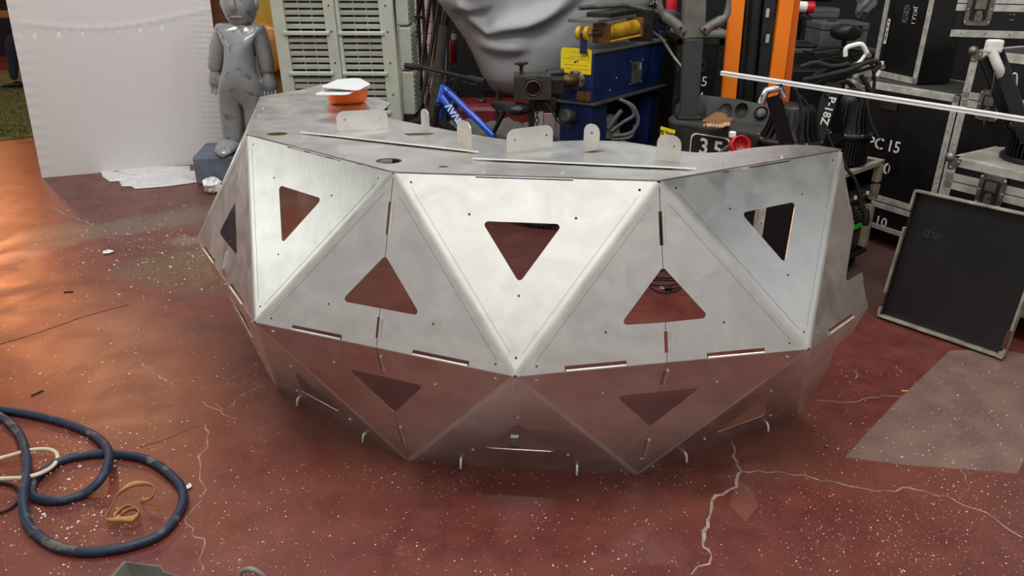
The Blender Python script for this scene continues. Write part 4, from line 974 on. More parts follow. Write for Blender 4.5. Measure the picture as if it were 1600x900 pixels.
MB().lathe([(Wc*.24, 0), (Wc*.19, .05), (Wc*.19, .02)], V((a.x+Wc*.52, 5.01, zb+hz*.50)), (0, -1, 0), 24, caps=False).build('bore_liner', mat('rust_liner', '#7a5a3e', .6, .3, ns=20), ch); MB().lathe([(Wc*.19, 0), (0, .001)], V((a.x+Wc*.52, 5.032, zb+hz*.54)), (0, -1, 0), 20).build('bore_shade_disc', blackp, ch)  # black disc painted in as the darkness inside the bore
MB().lathe([(.012, 0), (.012, .05), (.03, .06), (.03, .075)], V((a.x+Wc*.2, 5.08, zb+hz)), (0, 0, 1), 12).build('screw_stem', cm_, ch)
for k in range(2): a_ = k*1.57+.3; c_ = V((a.x+Wc*.2, 5.08, zb+hz+.07)); MB().tube([c_-V((math.cos(a_), math.sin(a_), 0))*.045, c_+V((math.cos(a_), math.sin(a_), 0))*.045], .010, 8).build('cross_handle', cm_, ch)
MB().obox((b.x-.01, 5.05, zb+.02), (.10, 0, 0), (0, .13, 0), (0, 0, hz*.7)).build('side_block', dsteel, ch, .008)
MB().tube([(b.x-.02, 5.2, zb+hz*.85), (b.x+.09, 5.24, zb+hz*.9)], .032, 12).build('hydraulic_line', blackp, ch)
MB().tube([(b.x+.02, 5.20, zb+hz*.6), (b.x+.08, 5.20, zb+hz*.6)], .02, 12).build('hydraulic_line', mat('brass_fitting', '#8a6b34', .4, .8, ns=20), ch)
MB().obox((a.x+.10, 5.04, 0), (.04, 0, 0), (0, .12, 0), (0, 0, zb)).build('post', blackp, ch)
cx_ = a.x+.155
for k in range(10): MB().tube([V((cx_+(.012 if k % 2 else 0)*math.cos(t), 5.02+(0 if k % 2 else .012)*math.cos(t), zb-.04-.034*k+.022*math.sin(t))) for t in [6.2832*q/10 for q in range(10)]], .004, 5, True).build('chain_link', dsteel, ch)
MB().tube(catmull([(a.x+.2, 5.0, zb-.02), (b.x+.0, 4.98, zb-.06), (b.x+.05, 4.98, zb-.14), (b.x+.13, 5.0, zb-.18)], 6), .006, 6).build('cable', rubber, ch)
MB().obox((a.x+.14, 5.05, zb-.09), (.14, 0, 0), (0, .1, 0), (0, 0, .09)).build('mount', dsteel, ch, .006)
# ================================================================ PALLET STACKER
sk0, sk1 = at(1033, 190, z=.80), at(1210, 217, z=.80); SD = (sk1-sk0); SL = SD.length; SD.normalize(); SN = V((-SD.y, SD.x, 0)); SN = SN if SN.y > 0 else -SN
sk = thing('pallet_stacker', 'electric pallet stacker with orange mast rails and grey tiller post', 'forklift', V((sk0.x, sk0.y, 0))+SD*.3+SN*.2)
S = lambda u, d, z: V((sk0.x, sk0.y, 0))+SD*u+SN*d+UZ*z
dustp = mat('dusty_black_plastic', '#3c3a37', .6, ns=6, var=.35, bump=.12, col2='#2b2a29')
pl_ = rounded([V((0, 0)), V((SL, 0)), V((SL, .34)), V((0, .34))], [.13, .05, .05, .05], 6)
def s2(p, z): return S(p.x, p.y, z)
loft([[s2(p, z) for p in pl_] for z in (.05, .79)], (True, True)).build('cover_body', mat('dark_body', '#232221', .55, ns=7, var=.3), sk)
loft([[s2(V((SL/2, .17)).lerp(p, k), z) for p in pl_] for k, z in ((1.0, .785), (1.015, .79), (1.015, .81), (.97, .822))], (True, True)).build('cover_lip', dustp, sk)
# raised dashboard at the back with four round recesses
db = [S(.02, .20, .82), S(SL, .20, .82), S(SL, .27, .925), S(.02, .27, .955)]
dn = (db[1]-db[0]).cross(db[3]-db[0]).normalized(); dn = dn if dn.y < 0 else -dn
dex = SD; dey = (db[3]-db[0]).normalized(); dey = (dey-dex*dey.dot(dex)).normalized(); dl = SL-.02; dh = .135
cups = [(.30, .06), (.40, .075), (.53, .068), (.67, .06)]; cups = [(SL*u/.75, v) for u, v in cups]
MB().plate(rounded([V((0, 0)), V((dl, 0)), V((dl, dh*.8)), V((dl*.5, dh)), V((.0, dh))], [.0, 0, .03, .02, .06], 5), [circ(c_, .042, 20) for c_ in cups], db[0], dex, dey, dn, -.012, 0).build('dashboard', dustp, sk)
MB().plate(rounded([V((0, 0)), V((dl, 0)), V((dl, dh*.8)), V((dl*.5, dh)), V((.0, dh))], [.0, 0, .03, .02, .06], 5), [], db[0]-dn*.05, dex, dey, dn, -.03, 0).build('dashboard_back', blackp, sk)
for i, c_ in enumerate(cups):
    o = db[0]+dex*c_[0]+dey*c_[1]
    MB().lathe([(.042, 0), (.038, -.045), (.0, -.046)] if i else [(.042, 0), (.036, -.012), (0, -.014)], o, dn, 20, caps=False).build('recess', dustp, sk)
    MB().lathe([(.048, -.001), (.046, .006), (.041, .004)], o, dn, 24, caps=False).build('recess_rim', dustp, sk)
o = db[0]+dex*cups[2][0]+dey*cups[2][1]; dd = (dn+V((0, 0, -.4))+dex*.25).normalized()
MB().lathe([(.030, -.02), (.028, .015), (.018, .03), (.016, .05), (.010, .06)], o, dd, 16).build('battery_plug', mat('grey_plastic', '#6d7072', .5), sk)
o = db[0]+dex*cups[3][0]+dey*cups[3][1]; MB().lathe([(.026, -.03), (.026, .005), (.012, .006)], o, dn, 16).build('key_switch', steel, sk)
MB().lathe([(.02, 0), (.024, .01), (.02, .02)], S(SL*.80, .262, .935), UZ, 16).build('stop_button', mat('red_button', '#7c1f24', .5), sk)
# hump, tiller
MB().ball(S(.09, .19, .83), .1, 16, (1.0, 1, 1.0)).build('hump', dustp, sk)
t0 = at(1079, 178, Y=sk0.y-.16+.05); 
ty_ = S(.145, .10, .82)
ta_ = at(1078, 160, Y=ty_.y); tb_ = at(1083, 60, Y=ty_.y+.02); tc_ = at(1086, -60, Y=ty_.y+.04)
MB().beam(ta_-UZ*.11, tb_, .107, .07, (0, 1, 0)).build('tiller_post', mat('charcoal_post', '#38393b', .55, ns=8, var=.2), sk, .008)
MB().beam(tb_, tc_, .125, .075, (0, 1, 0)).build('tiller_head', mat('worn_grey_cast', '#6f6c66', .5, .2, ns=8, var=.35), sk, .008)
MB().box(ta_-UZ*.10, (.15, .11, .06)).build('tiller_pivot', blackp, sk, .015)
hl = mat('worn_handle_cast', '#77746e', .5, .3, ns=10, var=.4)
for pts in (((1066, 50), (1056, 38), (1036, 22), (1031, 6), (1032, -25), (1036, -60)), ((1098, 50), (1108, 42), (1132, 28), (1138, 10), (1139, -25), (1136, -60))):
    w3 = [at(x, y, Y=ty_.y-.01) for x, y in pts]; r = [.034, .030, .020, .015, .014, .014]
    MB().tube(catmull(w3, 4), [r[min(i//4, 5)] for i in range(21)], 8).build('handle_loop', hl, sk)
for px in ((1064, 44), (1101, 46)): MB().lathe([(.010, 0), (.008, .006)], at(*px, Y=ty_.y-.05), (0, -1, 0), 10).build('bolt', blackp, sk)
# mast
orn = mat('orange_paint', '#ff8418', .4, ns=5, var=.06, bump=.02)
Ym = 4.92
def post(x0, y0, x1, y1, wpx, name, m, dY=0, dp=.05):
    a, b = at(x0, y0, Y=Ym+dY), at(x1, y1, Y=Ym+dY); wd = at(x0+wpx, y0, Y=Ym+dY).x-a.x
    ax_ = (b-a).normalized(); lo = a-ax_*(a.z-.05)/ax_.z; MB().obox(lo, (wd, 0, 0), (0, dp, 0), b-lo).build(name, m, sk, .004)
post(1129, 155, 1146, -40, 21, 'mast_rail', orn); post(1150, 155, 1162, -40, 24, 'inner_rail', mat('mast_dark', '#2b2c30', .45, .3), .03)
post(1201, 140, 1224, -40, 22, 'mast_rail', orn); post(1223, 140, 1243, -40, 12, 'mast_rail', mat('orange_paint_shaded', '#d8640c', .45, ns=5, var=.1), .07, .03)  # side face in darker orange, its shade put into the colour
post(1181, 155, 1198, -40, 18, 'inner_rail', MATS['mast_dark'], .03); post(1150, 155, 1167, -40, 52, 'mast_backing', mat('mast_black', '#17181a', .5), .12, .02)
a, b = at(1173, 155, Y=Ym+.05), at(1183, -40, Y=Ym+.05); MB().tube([a-UZ*.6, b], .042, 14).build('lift_cylinder', mat('grey_black_cylinder', '#2f3133', .35, .5, ns=6), sk)
a, b = at(1160, 155, Y=Ym+.02), at(1172, -40, Y=Ym+.02); MB().tube([a-UZ*.6, b], .012, 8).build('lift_chain', dsteel, sk)
for y_ in (20, 60): q = at(1199, y_, Y=Ym-.005); MB().box(q, (.02, .012, .05)).build('mast_clip', alub, sk)
for k in (0, 1): MB().obox(S(.12+.30*k, .36, .03), SD*.16, SN*.6, UZ*.05).build('fork', dsteel, sk, .01)
for k in (.1, SL-.1): MB().lathe([(.07, -.03), (.07, .03)], S(k, .1, .07), SD, 16).build('wheel', rubber, sk)
# stickers on the fascia
fn = -SN
lO = S(.062, -.002, .735)
tn = (fn+SD*-.35).normalized(); tex = tn.cross(UZ)*-1 if tn.cross(UZ).x < 0 else tn.cross(UZ); tex = UZ.cross(tn); tex = tex if tex.x > 0 else -tex
stk = MB().obox(lO-tex*.065+UZ*-.09+tn*.012, tex*.13, UZ*.125, tn*.002).build('yellow_sticker', mat('yellow_sticker', '#f2e21c', .5, var=.05), sk)
def heb(s_): return s_[::-1]
text(heb('סמואל מלג'), .038, lO+tn*.0145+UZ*.002, tex, UZ, blackt, sk, 'sticker_print', bold=.0012)
text(heb('שירות מלגזות ומנופים'), .015, lO+tn*.0145-UZ*.032, tex, UZ, blackt, sk, 'sticker_print')
text(heb('מכירה השכרה ותיקון'), .013, lO+tn*.0145-UZ*.058, tex, UZ, blackt, sk, 'sticker_print')
nO = S(.335, -.003, .70)
MB().plate(rounded([V((-.125, -.09)), V((.125, -.09)), V((.125, .065)), V((-.125, .065))], .03, 4), [], nO, SD, UZ, fn, 0, .004).build('number_plate_backing', whitet, sk)
MB().plate(rounded([V((-.118, -.085)), V((.118, -.085)), V((.118, .06)), V((-.118, .06))], .035, 4), [], nO, SD, UZ, fn, .004, .006).build('number_plate', blackt, sk)
text('3', .13, nO+fn*.0065-SD*.035-UZ*.008, SD, UZ, whitet, sk, 'fleet_number', bold=.002); text('5', .13, nO+fn*.0065+SD*.055-UZ*.012, SD, UZ, whitet, sk, 'fleet_number', bold=.002)
# red 5-pin connector lying on the counter edge
rc = at(1155, 227, Y=3.6)
con = thing('power_connector', 'red round five-pin power connector on a grey cable, by the number 35 plate', 'connector', rc)
redp = mat('red_connector', '#c4162c', .35, ns=6, var=.1)
cn = V((.05, -.95, .3)).normalized(); rr_ = .046
MB().lathe([(rr_*.72, -.03), (rr_*.95, -.028), (rr_, -.01), (rr_, .03), (rr_*.86, .03), (rr_*.82, -.005), (.0, -.006)], rc, cn, 28).build('shell', redp, con)
xx_, yy_, _ = basis(cn)
for k in range(5): a_ = 6.2832*k/5+.3; MB().lathe([(.004, 0), (.004, .012)], rc-cn*.006+(xx_*math.cos(a_)+yy_*math.sin(a_))*.021, cn, 8).build('pin', steel, con)
MB().box(rc+V((-.03, .03, .045)), (.03, .03, .03)).build('cover_hinge', white, con, .006)
MB().tube(catmull([rc-cn*.03, rc+V((-.03, .12, -.05)), rc+V((-.06, .3, -.2)), rc+V((-.05, .42, -.40)), rc+V((-.0, .42, -.62))], 6), .014, 8).build('cable', hosem, con)
# cardboard and corrugated scrap on the cover
card_m = mat('brown_cardboard', '#8a5f36', .8, ns=8, var=.15)
cb_ = thing('cardboard_scrap', 'folded scrap of brown cardboard lying on the stacker cover', 'cardboard', at(1123, 192, z=.823))
q = [at(1096, 190, z=.823), at(1122, 174, z=.86), at(1145, 186, z=.83), at(1140, 198, z=.823)]
mb = MB().add(q+[p+V((0, 0, .004)) for p in q], [(0, 3, 2, 1), (4, 5, 6, 7), (0, 1, 5, 4), (1, 2, 6, 5), (2, 3, 7, 6), (3, 0, 4, 7)]); mb.build('card_sheet', card_m, cb_)
crb = MB(); nn_ = 28
A1, A2 = at(1102, 201, z=.826), at(1140, 199, z=.826); vs = []
for i in range(nn_+1):
    for j_ in range(7):
        p = A1.lerp(A2, i/nn_); vs.append(p+V((0, -.035+.03*j_/2+.02*math.sin(i*.3), .015+.012*math.sin(j_)+.006*math.sin(i*2.2))))
crb.add(vs, [(i*7+j_, (i+1)*7+j_, (i+1)*7+j_+1, i*7+j_+1) for i in range(nn_) for j_ in range(6)], True)
crb.build('corrugated_sheet', mat('tan_corrugated', '#b79a72', .8, ns=20), cb_)
# ================================================================ FLIGHT CASES
def flight_case(label, P, D, w_, N, d_, z0, z1, rail=.035, splits=(), caps=True, castors=False, group=None, rm=None, name='flight_case', left_rail=True, hw=.0):
    c_ = thing(name, label, 'flight case', P+D*w_/2+N*d_/2, group); rm = rm or alur
    P = V((P.x, P.y, 0)); F_ = lambda u, d, z: P+D*u+N*d+UZ*z
    MB().obox(F_(.004, .004, z0+.004), D*(w_-.008), N*(d_-.008), UZ*(z1-z0-.008)).build('laminate_box', black, c_)
    t = .003
    def strip(o, e, a_, b_): MB().obox(o, e, a_, b_).build('edge_rail', rm, c_)
    for z in (z0, z1-rail):
        strip(F_(0, -t, z), D*w_, N*(t+.004), UZ*rail); strip(F_(-t, 0, z), N*d_, D*(t+.004), UZ*rail)
    strip(F_(0, -t, z0), UZ*(z1-z0), D*rail, N*(t+.003)); strip(F_(w_-rail, -t, z0), UZ*(z1-z0), D*rail, N*(t+.003))
    strip(F_(-t, 0, z0), UZ*(z1-z0), N*rail, D*(t+.003)); strip(F_(-t, d_-rail, z0), UZ*(z1-z0), N*rail, D*(t+.003))
    for o, e, f_ in ((F_(0, 0, z1), D*w_, N*rail), (F_(0, d_-rail, z1), D*w_, N*rail), (F_(0, 0, z1), N*d_, D*rail), (F_(w_-rail, 0, z1), N*d_, D*rail)): strip(o-UZ*.004, e, f_, UZ*(.004+t))
    MB().obox(F_(rail, rail, z1-.003), D*(w_-2*rail), N*(d_-2*rail), UZ*.004).build('top_laminate', mat('dusty_laminate', '#3b3a38', .6, ns=6, var=.3), c_)
    for z in splits:
        strip(F_(0, -t, z-rail), D*w_, N*(t+.003), UZ*(rail-.003)); strip(F_(0, -t, z+.003), D*w_, N*(t+.003), UZ*(rail-.003))
        strip(F_(-t, 0, z-rail), N*d_, D*(t+.003), UZ*(rail-.003))
    if caps:
        for u in (0, w_):
            for z in (z0, z1):
                MB().ball(F_(u, 0, z), .026, 12).build('corner_ball', steel, c_)
                s_ = 1 if u == 0 else -1; h_ = 1 if z == z0 else -1
                MB().plate([V((0, 0)), V((.06*s_, 0)), V((.055*s_, .03*h_)), V((.03*s_, .055*h_)), V((0, .06*h_))], [], F_(u, -t, z), D, UZ, -N, 0, .004).build('corner_plate', steel, c_)
                for a_, b_ in ((.048, .016), (.016, .048)): MB().lathe([(.006, 0), (.004, .004)], F_(u+a_*s_, -t-.004, z+b_*h_), -N, 8).build('rivet', alub, c_)
    nr = int((z1-z0)/.1)
    for k in range(1, nr): MB().lathe([(.005, 0), (.003, .003)], F_(rail/2, -t, z0+(z1-z0)*k/nr), -N, 6).build('rivet', steel, c_); MB().lathe([(.005, 0), (.003, .003)], F_(w_-rail/2, -t, z0+(z1-z0)*k/nr), -N, 6).build('rivet', steel, c_)
    for k in range(1, int(w_/.12)): MB().lathe([(.005, 0), (.003, .003)], F_(w_*k/int(w_/.12), -t, z0+rail/2), -N, 6).build('rivet', steel, c_)
    if castors:
        for u in (.08, w_-.08):
            for dd_ in (.08, d_-.08): MB().lathe([(.045, -.015), (.045, .015)], F_(u, dd_, .046), D, 14).build('castor', rubber, c_); MB().box(F_(u, dd_, (z0+.06)/2+.02), (.04, .04, z0-.04)).build('castor_fork', steel, c_)
    return c_, F_
def latch(c_, O, D, N, s_=1.0):
    f = -N
    MB().plate(rounded([V((-.055*s_, -.07*s_)), V((.055*s_, -.07*s_)), V((.055*s_, .07*s_)), V((-.055*s_, .07*s_))], .018*s_, 4), [], O, D, UZ, f, 0, .006).build('latch_dish', steel, c_)
    MB().plate(rounded([V((-.035*s_, -.05*s_)), V((.035*s_, -.05*s_)), V((.035*s_, .05*s_)), V((-.035*s_, .05*s_))], .012*s_, 4), [], O, D, UZ, f, .006, .009).build('latch_recess', dsteel, c_)
    MB().obox(O+f*.009-D*.022*s_+UZ*.0, D*.044*s_, UZ*.04*s_, f*.006).build('latch_plate', steel, c_)
    MB().lathe([(.014*s_, 0), (.012*s_, .008)], O+f*.012-UZ*.018*s_, f, 12).build('latch_knob', steel, c_)
    MB().plate(rounded([V((-.016*s_, -.05*s_)), V((.016*s_, -.05*s_)), V((.016*s_, -.02*s_)), V((-.016*s_, -.02*s_))], .006*s_, 3), [], O, D, UZ, f, .010, .016).build('latch_lever', steel, c_)
    for a_ in (-1, 1):
        for b_ in (-1, 0, 1): MB().lathe([(.006, 0), (.004, .004)], O+f*.006+D*.047*a_*s_+UZ*.055*b_*s_, f, 8).build('rivet', alub, c_)
g_hi, g_lo = at(1370, 130, z=1.0), at(1500, 151, z=1.0); CD = (g_lo-g_hi).normalized(); CD.z = 0; CN = V((-CD.y, CD.x, 0)); CN = CN if CN.x > 0 else -CN
E1 = V((g_lo.x, g_lo.y, 0)); Wp = .76; PA = E1-CD*Wp
def onc(px, py, o=0): A_ = PA-CN*o; return onv(px, py, A_, A_+CD)
zlo = onc(1400, 322).z
pc, PF = flight_case('black case stencilled PC 15 and 20, standing behind the stage lights', PA, CD, Wp, CN, .55, zlo+.0, 1.0, caps=False, group='flight cases')
fO = -CN*.0045
for s_, px, sz in (('PC', (1369, 224), .10), ('15', (1397, 230), .10), ('20', (1381, 263), .10)):
    q = onc(*px); text(s_, sz, q+fO, CD, UZ, whitet, pc, 'stencil_lettering', sx=.95, bold=.001)
for px in ((1376, 225), (1388.5, 264)):
    q = onc(*px); MB().obox(q-CD*.004-UZ*.05+fO*1.4, CD*.008, UZ*.10, -CN*.0004).build('stencil_bridge', black, pc)
latch_q = onc(1390, 172); MB().obox(latch_q-CD*.07+fO, CD*.12, UZ*.05, -CN*.006).build('recessed_handle', dsteel, pc, .01)
pc2, _ = flight_case('low black case on castors stencilled 10, under the PC 15 case', PA, CD, Wp, CN, .55, .11, zlo-.012, caps=False, castors=True, group='flight cases', rail=.03)
q = onc(1377, 347); text('10', .09, q+fO, CD, UZ, whitet, pc2, 'stencil_lettering', bold=.001)
# tall case standing on top
a, b, c_ = at(1362, 117, z=1.004), at(1431, 133, z=1.004), at(1500, 104, z=1.004)
AD = (b-a).normalized(); AN = V((-AD.y, AD.x, 0)); AN = AN if AN.x > 0 or AN.y > 0 else -AN
ta2, TF = flight_case('tall black case standing upright on the PC 15 case, with a small white label', V((a.x, a.y, 0)), AD, (b-a).length, AN, .24, 1.006, 1.75, caps=False, rail=.036, group='flight cases')
def onA(px, py): return onv(px, py, V((a.x, a.y, 0)), V((a.x, a.y, 0))+AD)
q = onA(1387, 49)
lab = MB().obox(q-AD*.012-UZ*.075-AN*.005, AD*.024, UZ*.15, -AN*.001).build('paper_label', whitet, ta2)
for k, (dz, hh) in enumerate(((-.055, .03), (-.02, .025), (.02, .02), (.05, .015))): MB().obox(q-AD*.005+UZ*dz-AN*.0062, AD*.010, UZ*hh, -AN*.0005).build('label_print', blackt, ta2)
q = onA(1430, 25); text('JKU.1', .045, q-AN*.006, UZ*-1, AD, whitet, ta2, 'handwriting'); q = onA(1420, 22)
for k in range(3): text(('~=≈~=~', '≈~==~≈', '~≈=~~=')[k], .03, q-AN*.006-AD*.018*k, UZ*-1, AD, mat('grey_marker', '#8d8d8a', .7), ta2, 'handwriting')
# case B right of PC15
PB = E1+CD*.012; qb = onv(1512, 78, PB, PB+CD); zB = qb.z
qs = onv(1530, 158, PB, PB+CD).z
cb2, BF = flight_case('black case with ball corners and a butterfly latch, right of the PC 15 case', PB, CD, .8, CN, .5, .02, zB, splits=(qs,), group='flight cases', rail=.04)
latch(cb2, onv(1547, 165, PB, PB+CD)-CN*.005, CD, CN, 1.15)
q = onv(1537, 100, PB, PB+CD); MB().lathe([(.012, 0), (.009, .006)], q-CN*.004, -CN, 12).build('snap_stud', alub, cb2)
# case C on top
a, b = at(1463, 57, z=zB+.03), at(1600, 61, z=zB+.03); D3 = (b-a).normalized(); N3 = V((-D3.y, D3.x, 0)); N3 = N3 if N3.y > 0 else -N3
cc, _ = flight_case('black case with a rusty corner at the top right, resting on another case', V((a.x, a.y, 0)), D3, .9, N3, .4, zB+.032, zB+.55, group='flight cases', rail=.04, splits=(onv(1540, 6, a, b).z,))
latch(cc, onv(1530, 14, a, b)-N3*.005, D3, N3, 1.3)
MB().box(V((a.x, a.y, zB+.06))-N3*.004+D3*.02, (.06, .012, .06)).build('rusty_corner', mat('rusty_brown', '#5a3526', .7, .3, ns=20), cc, .004)
q = onv(1580, 27, a, b); text('· ··\n ···', .03, q-N3*.006, D3, UZ, whitet, cc, 'handwriting')
# open black tray in the gap
oa = at(1455, 128, z=1.006)
# latch case in front right
a, b = at(1485, 245, z=.80), at(1600, 270, z=.80); LD = (b-a).normalized(); LN = V((-LD.y, LD.x, 0)); LN = LN if LN.x > 0 else -LN
PL = V((a.x, a.y, 0)); zs = onv(1530, 293, a, b).z
lc, LF = flight_case('front black case with a bright butterfly latch, behind the leaning lid', PL, LD, .75, LN, .46, .12, .80, splits=(zs,), group='flight cases', castors=True, rail=.04, rm=mat('bright_rail', '#e4e2da', .42, .6, ns=18, var=.3, bump=.1))
latch(lc, onv(1549, 299, a, b)-LN*.005, LD, LN, 1.15)
MB().obox(LF(.03, .03, .8015), LD*.69, LN*.40, UZ*.004).build('pale_lid_sheet', mat('dirty_white_laminate', '#9d978b', .6, ns=5, var=.4), lc)
# leaning tray lid
A_, C_ = at(1368, 497, z=0), at(1565, 565, z=0); HD = (C_-A_); HW = HD.length; HD.normalize()
tlp = at(1430, 300, z=.66); E = tlp-A_; E = E-HD*E.dot(HD); EH = E.length; E.normalize(); HN = HD.cross(E); HN = HN if HN.y < 0 or HN.x < 0 else -HN
ld = thing('case_lid', 'detached black flight case lid with worn aluminium frame, leaning on the cases', 'case lid', A_+UZ*0)
A_ = A_+UZ*.012
lb = mat('scuffed_black_board', '#151516', .42, ns=3, var=.35, bump=.05, bs=12, col2='#121213', rv=.15)
MB().obox(A_-HN*.05, HD*HW, E*EH, HN*.008).build('board', lb, ld)
wr = mat('worn_frame_aluminium', '#b8b1a1', .5, .5, ns=14, var=.5, bump=.15)
fr_t = .012
for (o, e, f_) in ((A_, HD*HW, E*fr_t), (A_+E*(EH-fr_t), HD*HW, E*fr_t), (A_+HD*(HW-fr_t), E*EH, HD*fr_t), (A_+E*0, E*.05, HD*fr_t), (A_+E*.13, E*(EH*.52), HD*fr_t), (A_+E*(EH-.10), E*.10, HD*fr_t)):
    MB().obox(o-HN*.05, e, f_, HN*.05).build('frame_rail', wr, ld, .002)
MB().obox(A_-HN*.05+HD*fr_t, E*EH, HD*.004, HN*.03).build('inner_frame', dsteel, ld)
MB().obox(A_+HD*(HW-.02)+E*.05-HN*.0, E*.09, HD*.02, HN*.004).build('rusty_bracket', mat('rusty_brown', '#5a3526', .7, .3), ld)
MB().obox(A_+HD*(HW-.022)-HN*.0, E*.035, HD*.022, HN*.004).build('corner_piece', wr, ld)
pm_ = A_-HN*.0415
text(heb('ארגז'), .05, pm_+HD*.13+E*(EH-.20), HD, E, mat('grey_marker2', '#3a3a3a', .6), ld, 'handwriting', ext=.0004)
for u, v_, s_ in ((.42, .16, .02), (.44, .12, .010)): MB().ball(pm_+HD*u+E*v_, .004, 6).build('scuff_mark', mat('grey_marker2', '#3a3a3a', .6), ld)
# ---------------- amp rack
a, b = at(1383, 250, z=.66), at(1321, 272, z=.66); RD = (a-b).normalized(); RN = V((-RD.y, RD.x, 0)); RN = RN if RN.y > 0 else -RN
RWd = .56; PR = V((a.x, a.y, 0))-RD*RWd
rk = thing('amp_rack', 'beige-edged open rack case with black mixers and a bright green strip', 'rack', PR+RD*RWd/2+RN*.2)
R_ = lambda u, d, z: PR+RD*u+RN*d+UZ*z
bei = mat('dusty_beige_rail', '#a89b84', .55, .2, ns=10, var=.25)
MB().obox(R_(0, .03, .64), RD*RWd, RN*.42, UZ*.02).build('top_board', mat('dusty_laminate', '#3b3a38', .6), rk)
MB().obox(R_(-.0, 0, .635), RD*RWd, RN*.035, UZ*.027).build('edge_rail', bei, rk, .003)
MB().obox(R_(RWd-.04, 0, .637), RD*.04, RN*.45, UZ*.026).build('edge_rail', bei, rk, .003)
for z0_, z1_ in ((.14, .40), (.43, .52), (.535, .635)): MB().obox(R_(RWd-.045, -.003*(z0_ > .42), z0_), RD*.045, RN*.04, UZ*(z1_-z0_)).build('side_rail', bei if z0_ != .43 else wr, rk, .003)
MB().obox(R_(RWd-.01, .03, .12), RD*.01, RN*.42, UZ*.52).build('side_board', black, rk)
MB().obox(R_(0, .03, .12), RD*.01, RN*.42, UZ*.52).build('side_board', black, rk)
MB().obox(R_(0, .0, .10), RD*RWd, RN*.45, UZ*.02).build('bottom_board', black, rk)
MB().obox(R_(0, .44, .12), RD*RWd, RN*.01, UZ*.52).build('back_board', black, rk)
zz = .125
for k, h_ in enumerate((.13, .05, .13, .09)):
    dv = MB().obox(R_(.015, .035, zz), RD*(RWd-.065), RN*.3, UZ*(h_-.008)).build('device', blackp, rk, .003)
    if k == 1: MB().obox(R_(.02, .031, zz+.008), RD*(RWd-.075), RN*.004, UZ*.028).build('green_strip', mat('green_strip', '#25c01f', .4, var=.05), rk)
    elif k == 2:
        for i in range(14):
            for j_ in range(4): MB().lathe([(.006, 0), (.005, .010)], R_(.04+i*.034, .034, zz+.02+j_*.026), -RN, 6, smooth=False).build('knob', (blackp, steel, dsteel)[(i+j_) % 3], dv)
    elif k == 3:
        for i in range(10): MB().box(R_(.05+i*.048, .03, zz+.04), (.016, .012, .02)).build('socket', steel if i % 3 else white, dv)
    zz += h_
for u in (.06, RWd-.06): MB().lathe([(.045, -.015), (.045, .015)], R_(u, .08, .046), RD, 14).build('castor', rubber, rk); MB().box(R_(u, .08, .075), (.04, .04, .06)).build('castor_fork', steel, rk)
# support case under first stage light
sc0 = V((1.26, 3.68, 0))
sc_c, _ = flight_case('black case hidden behind the counter, carrying the left stage light', sc0, V((.98, .2, 0)).normalized(), .36, V((-.2, .98, 0)).normalized(), .36, .02, .695, caps=False)
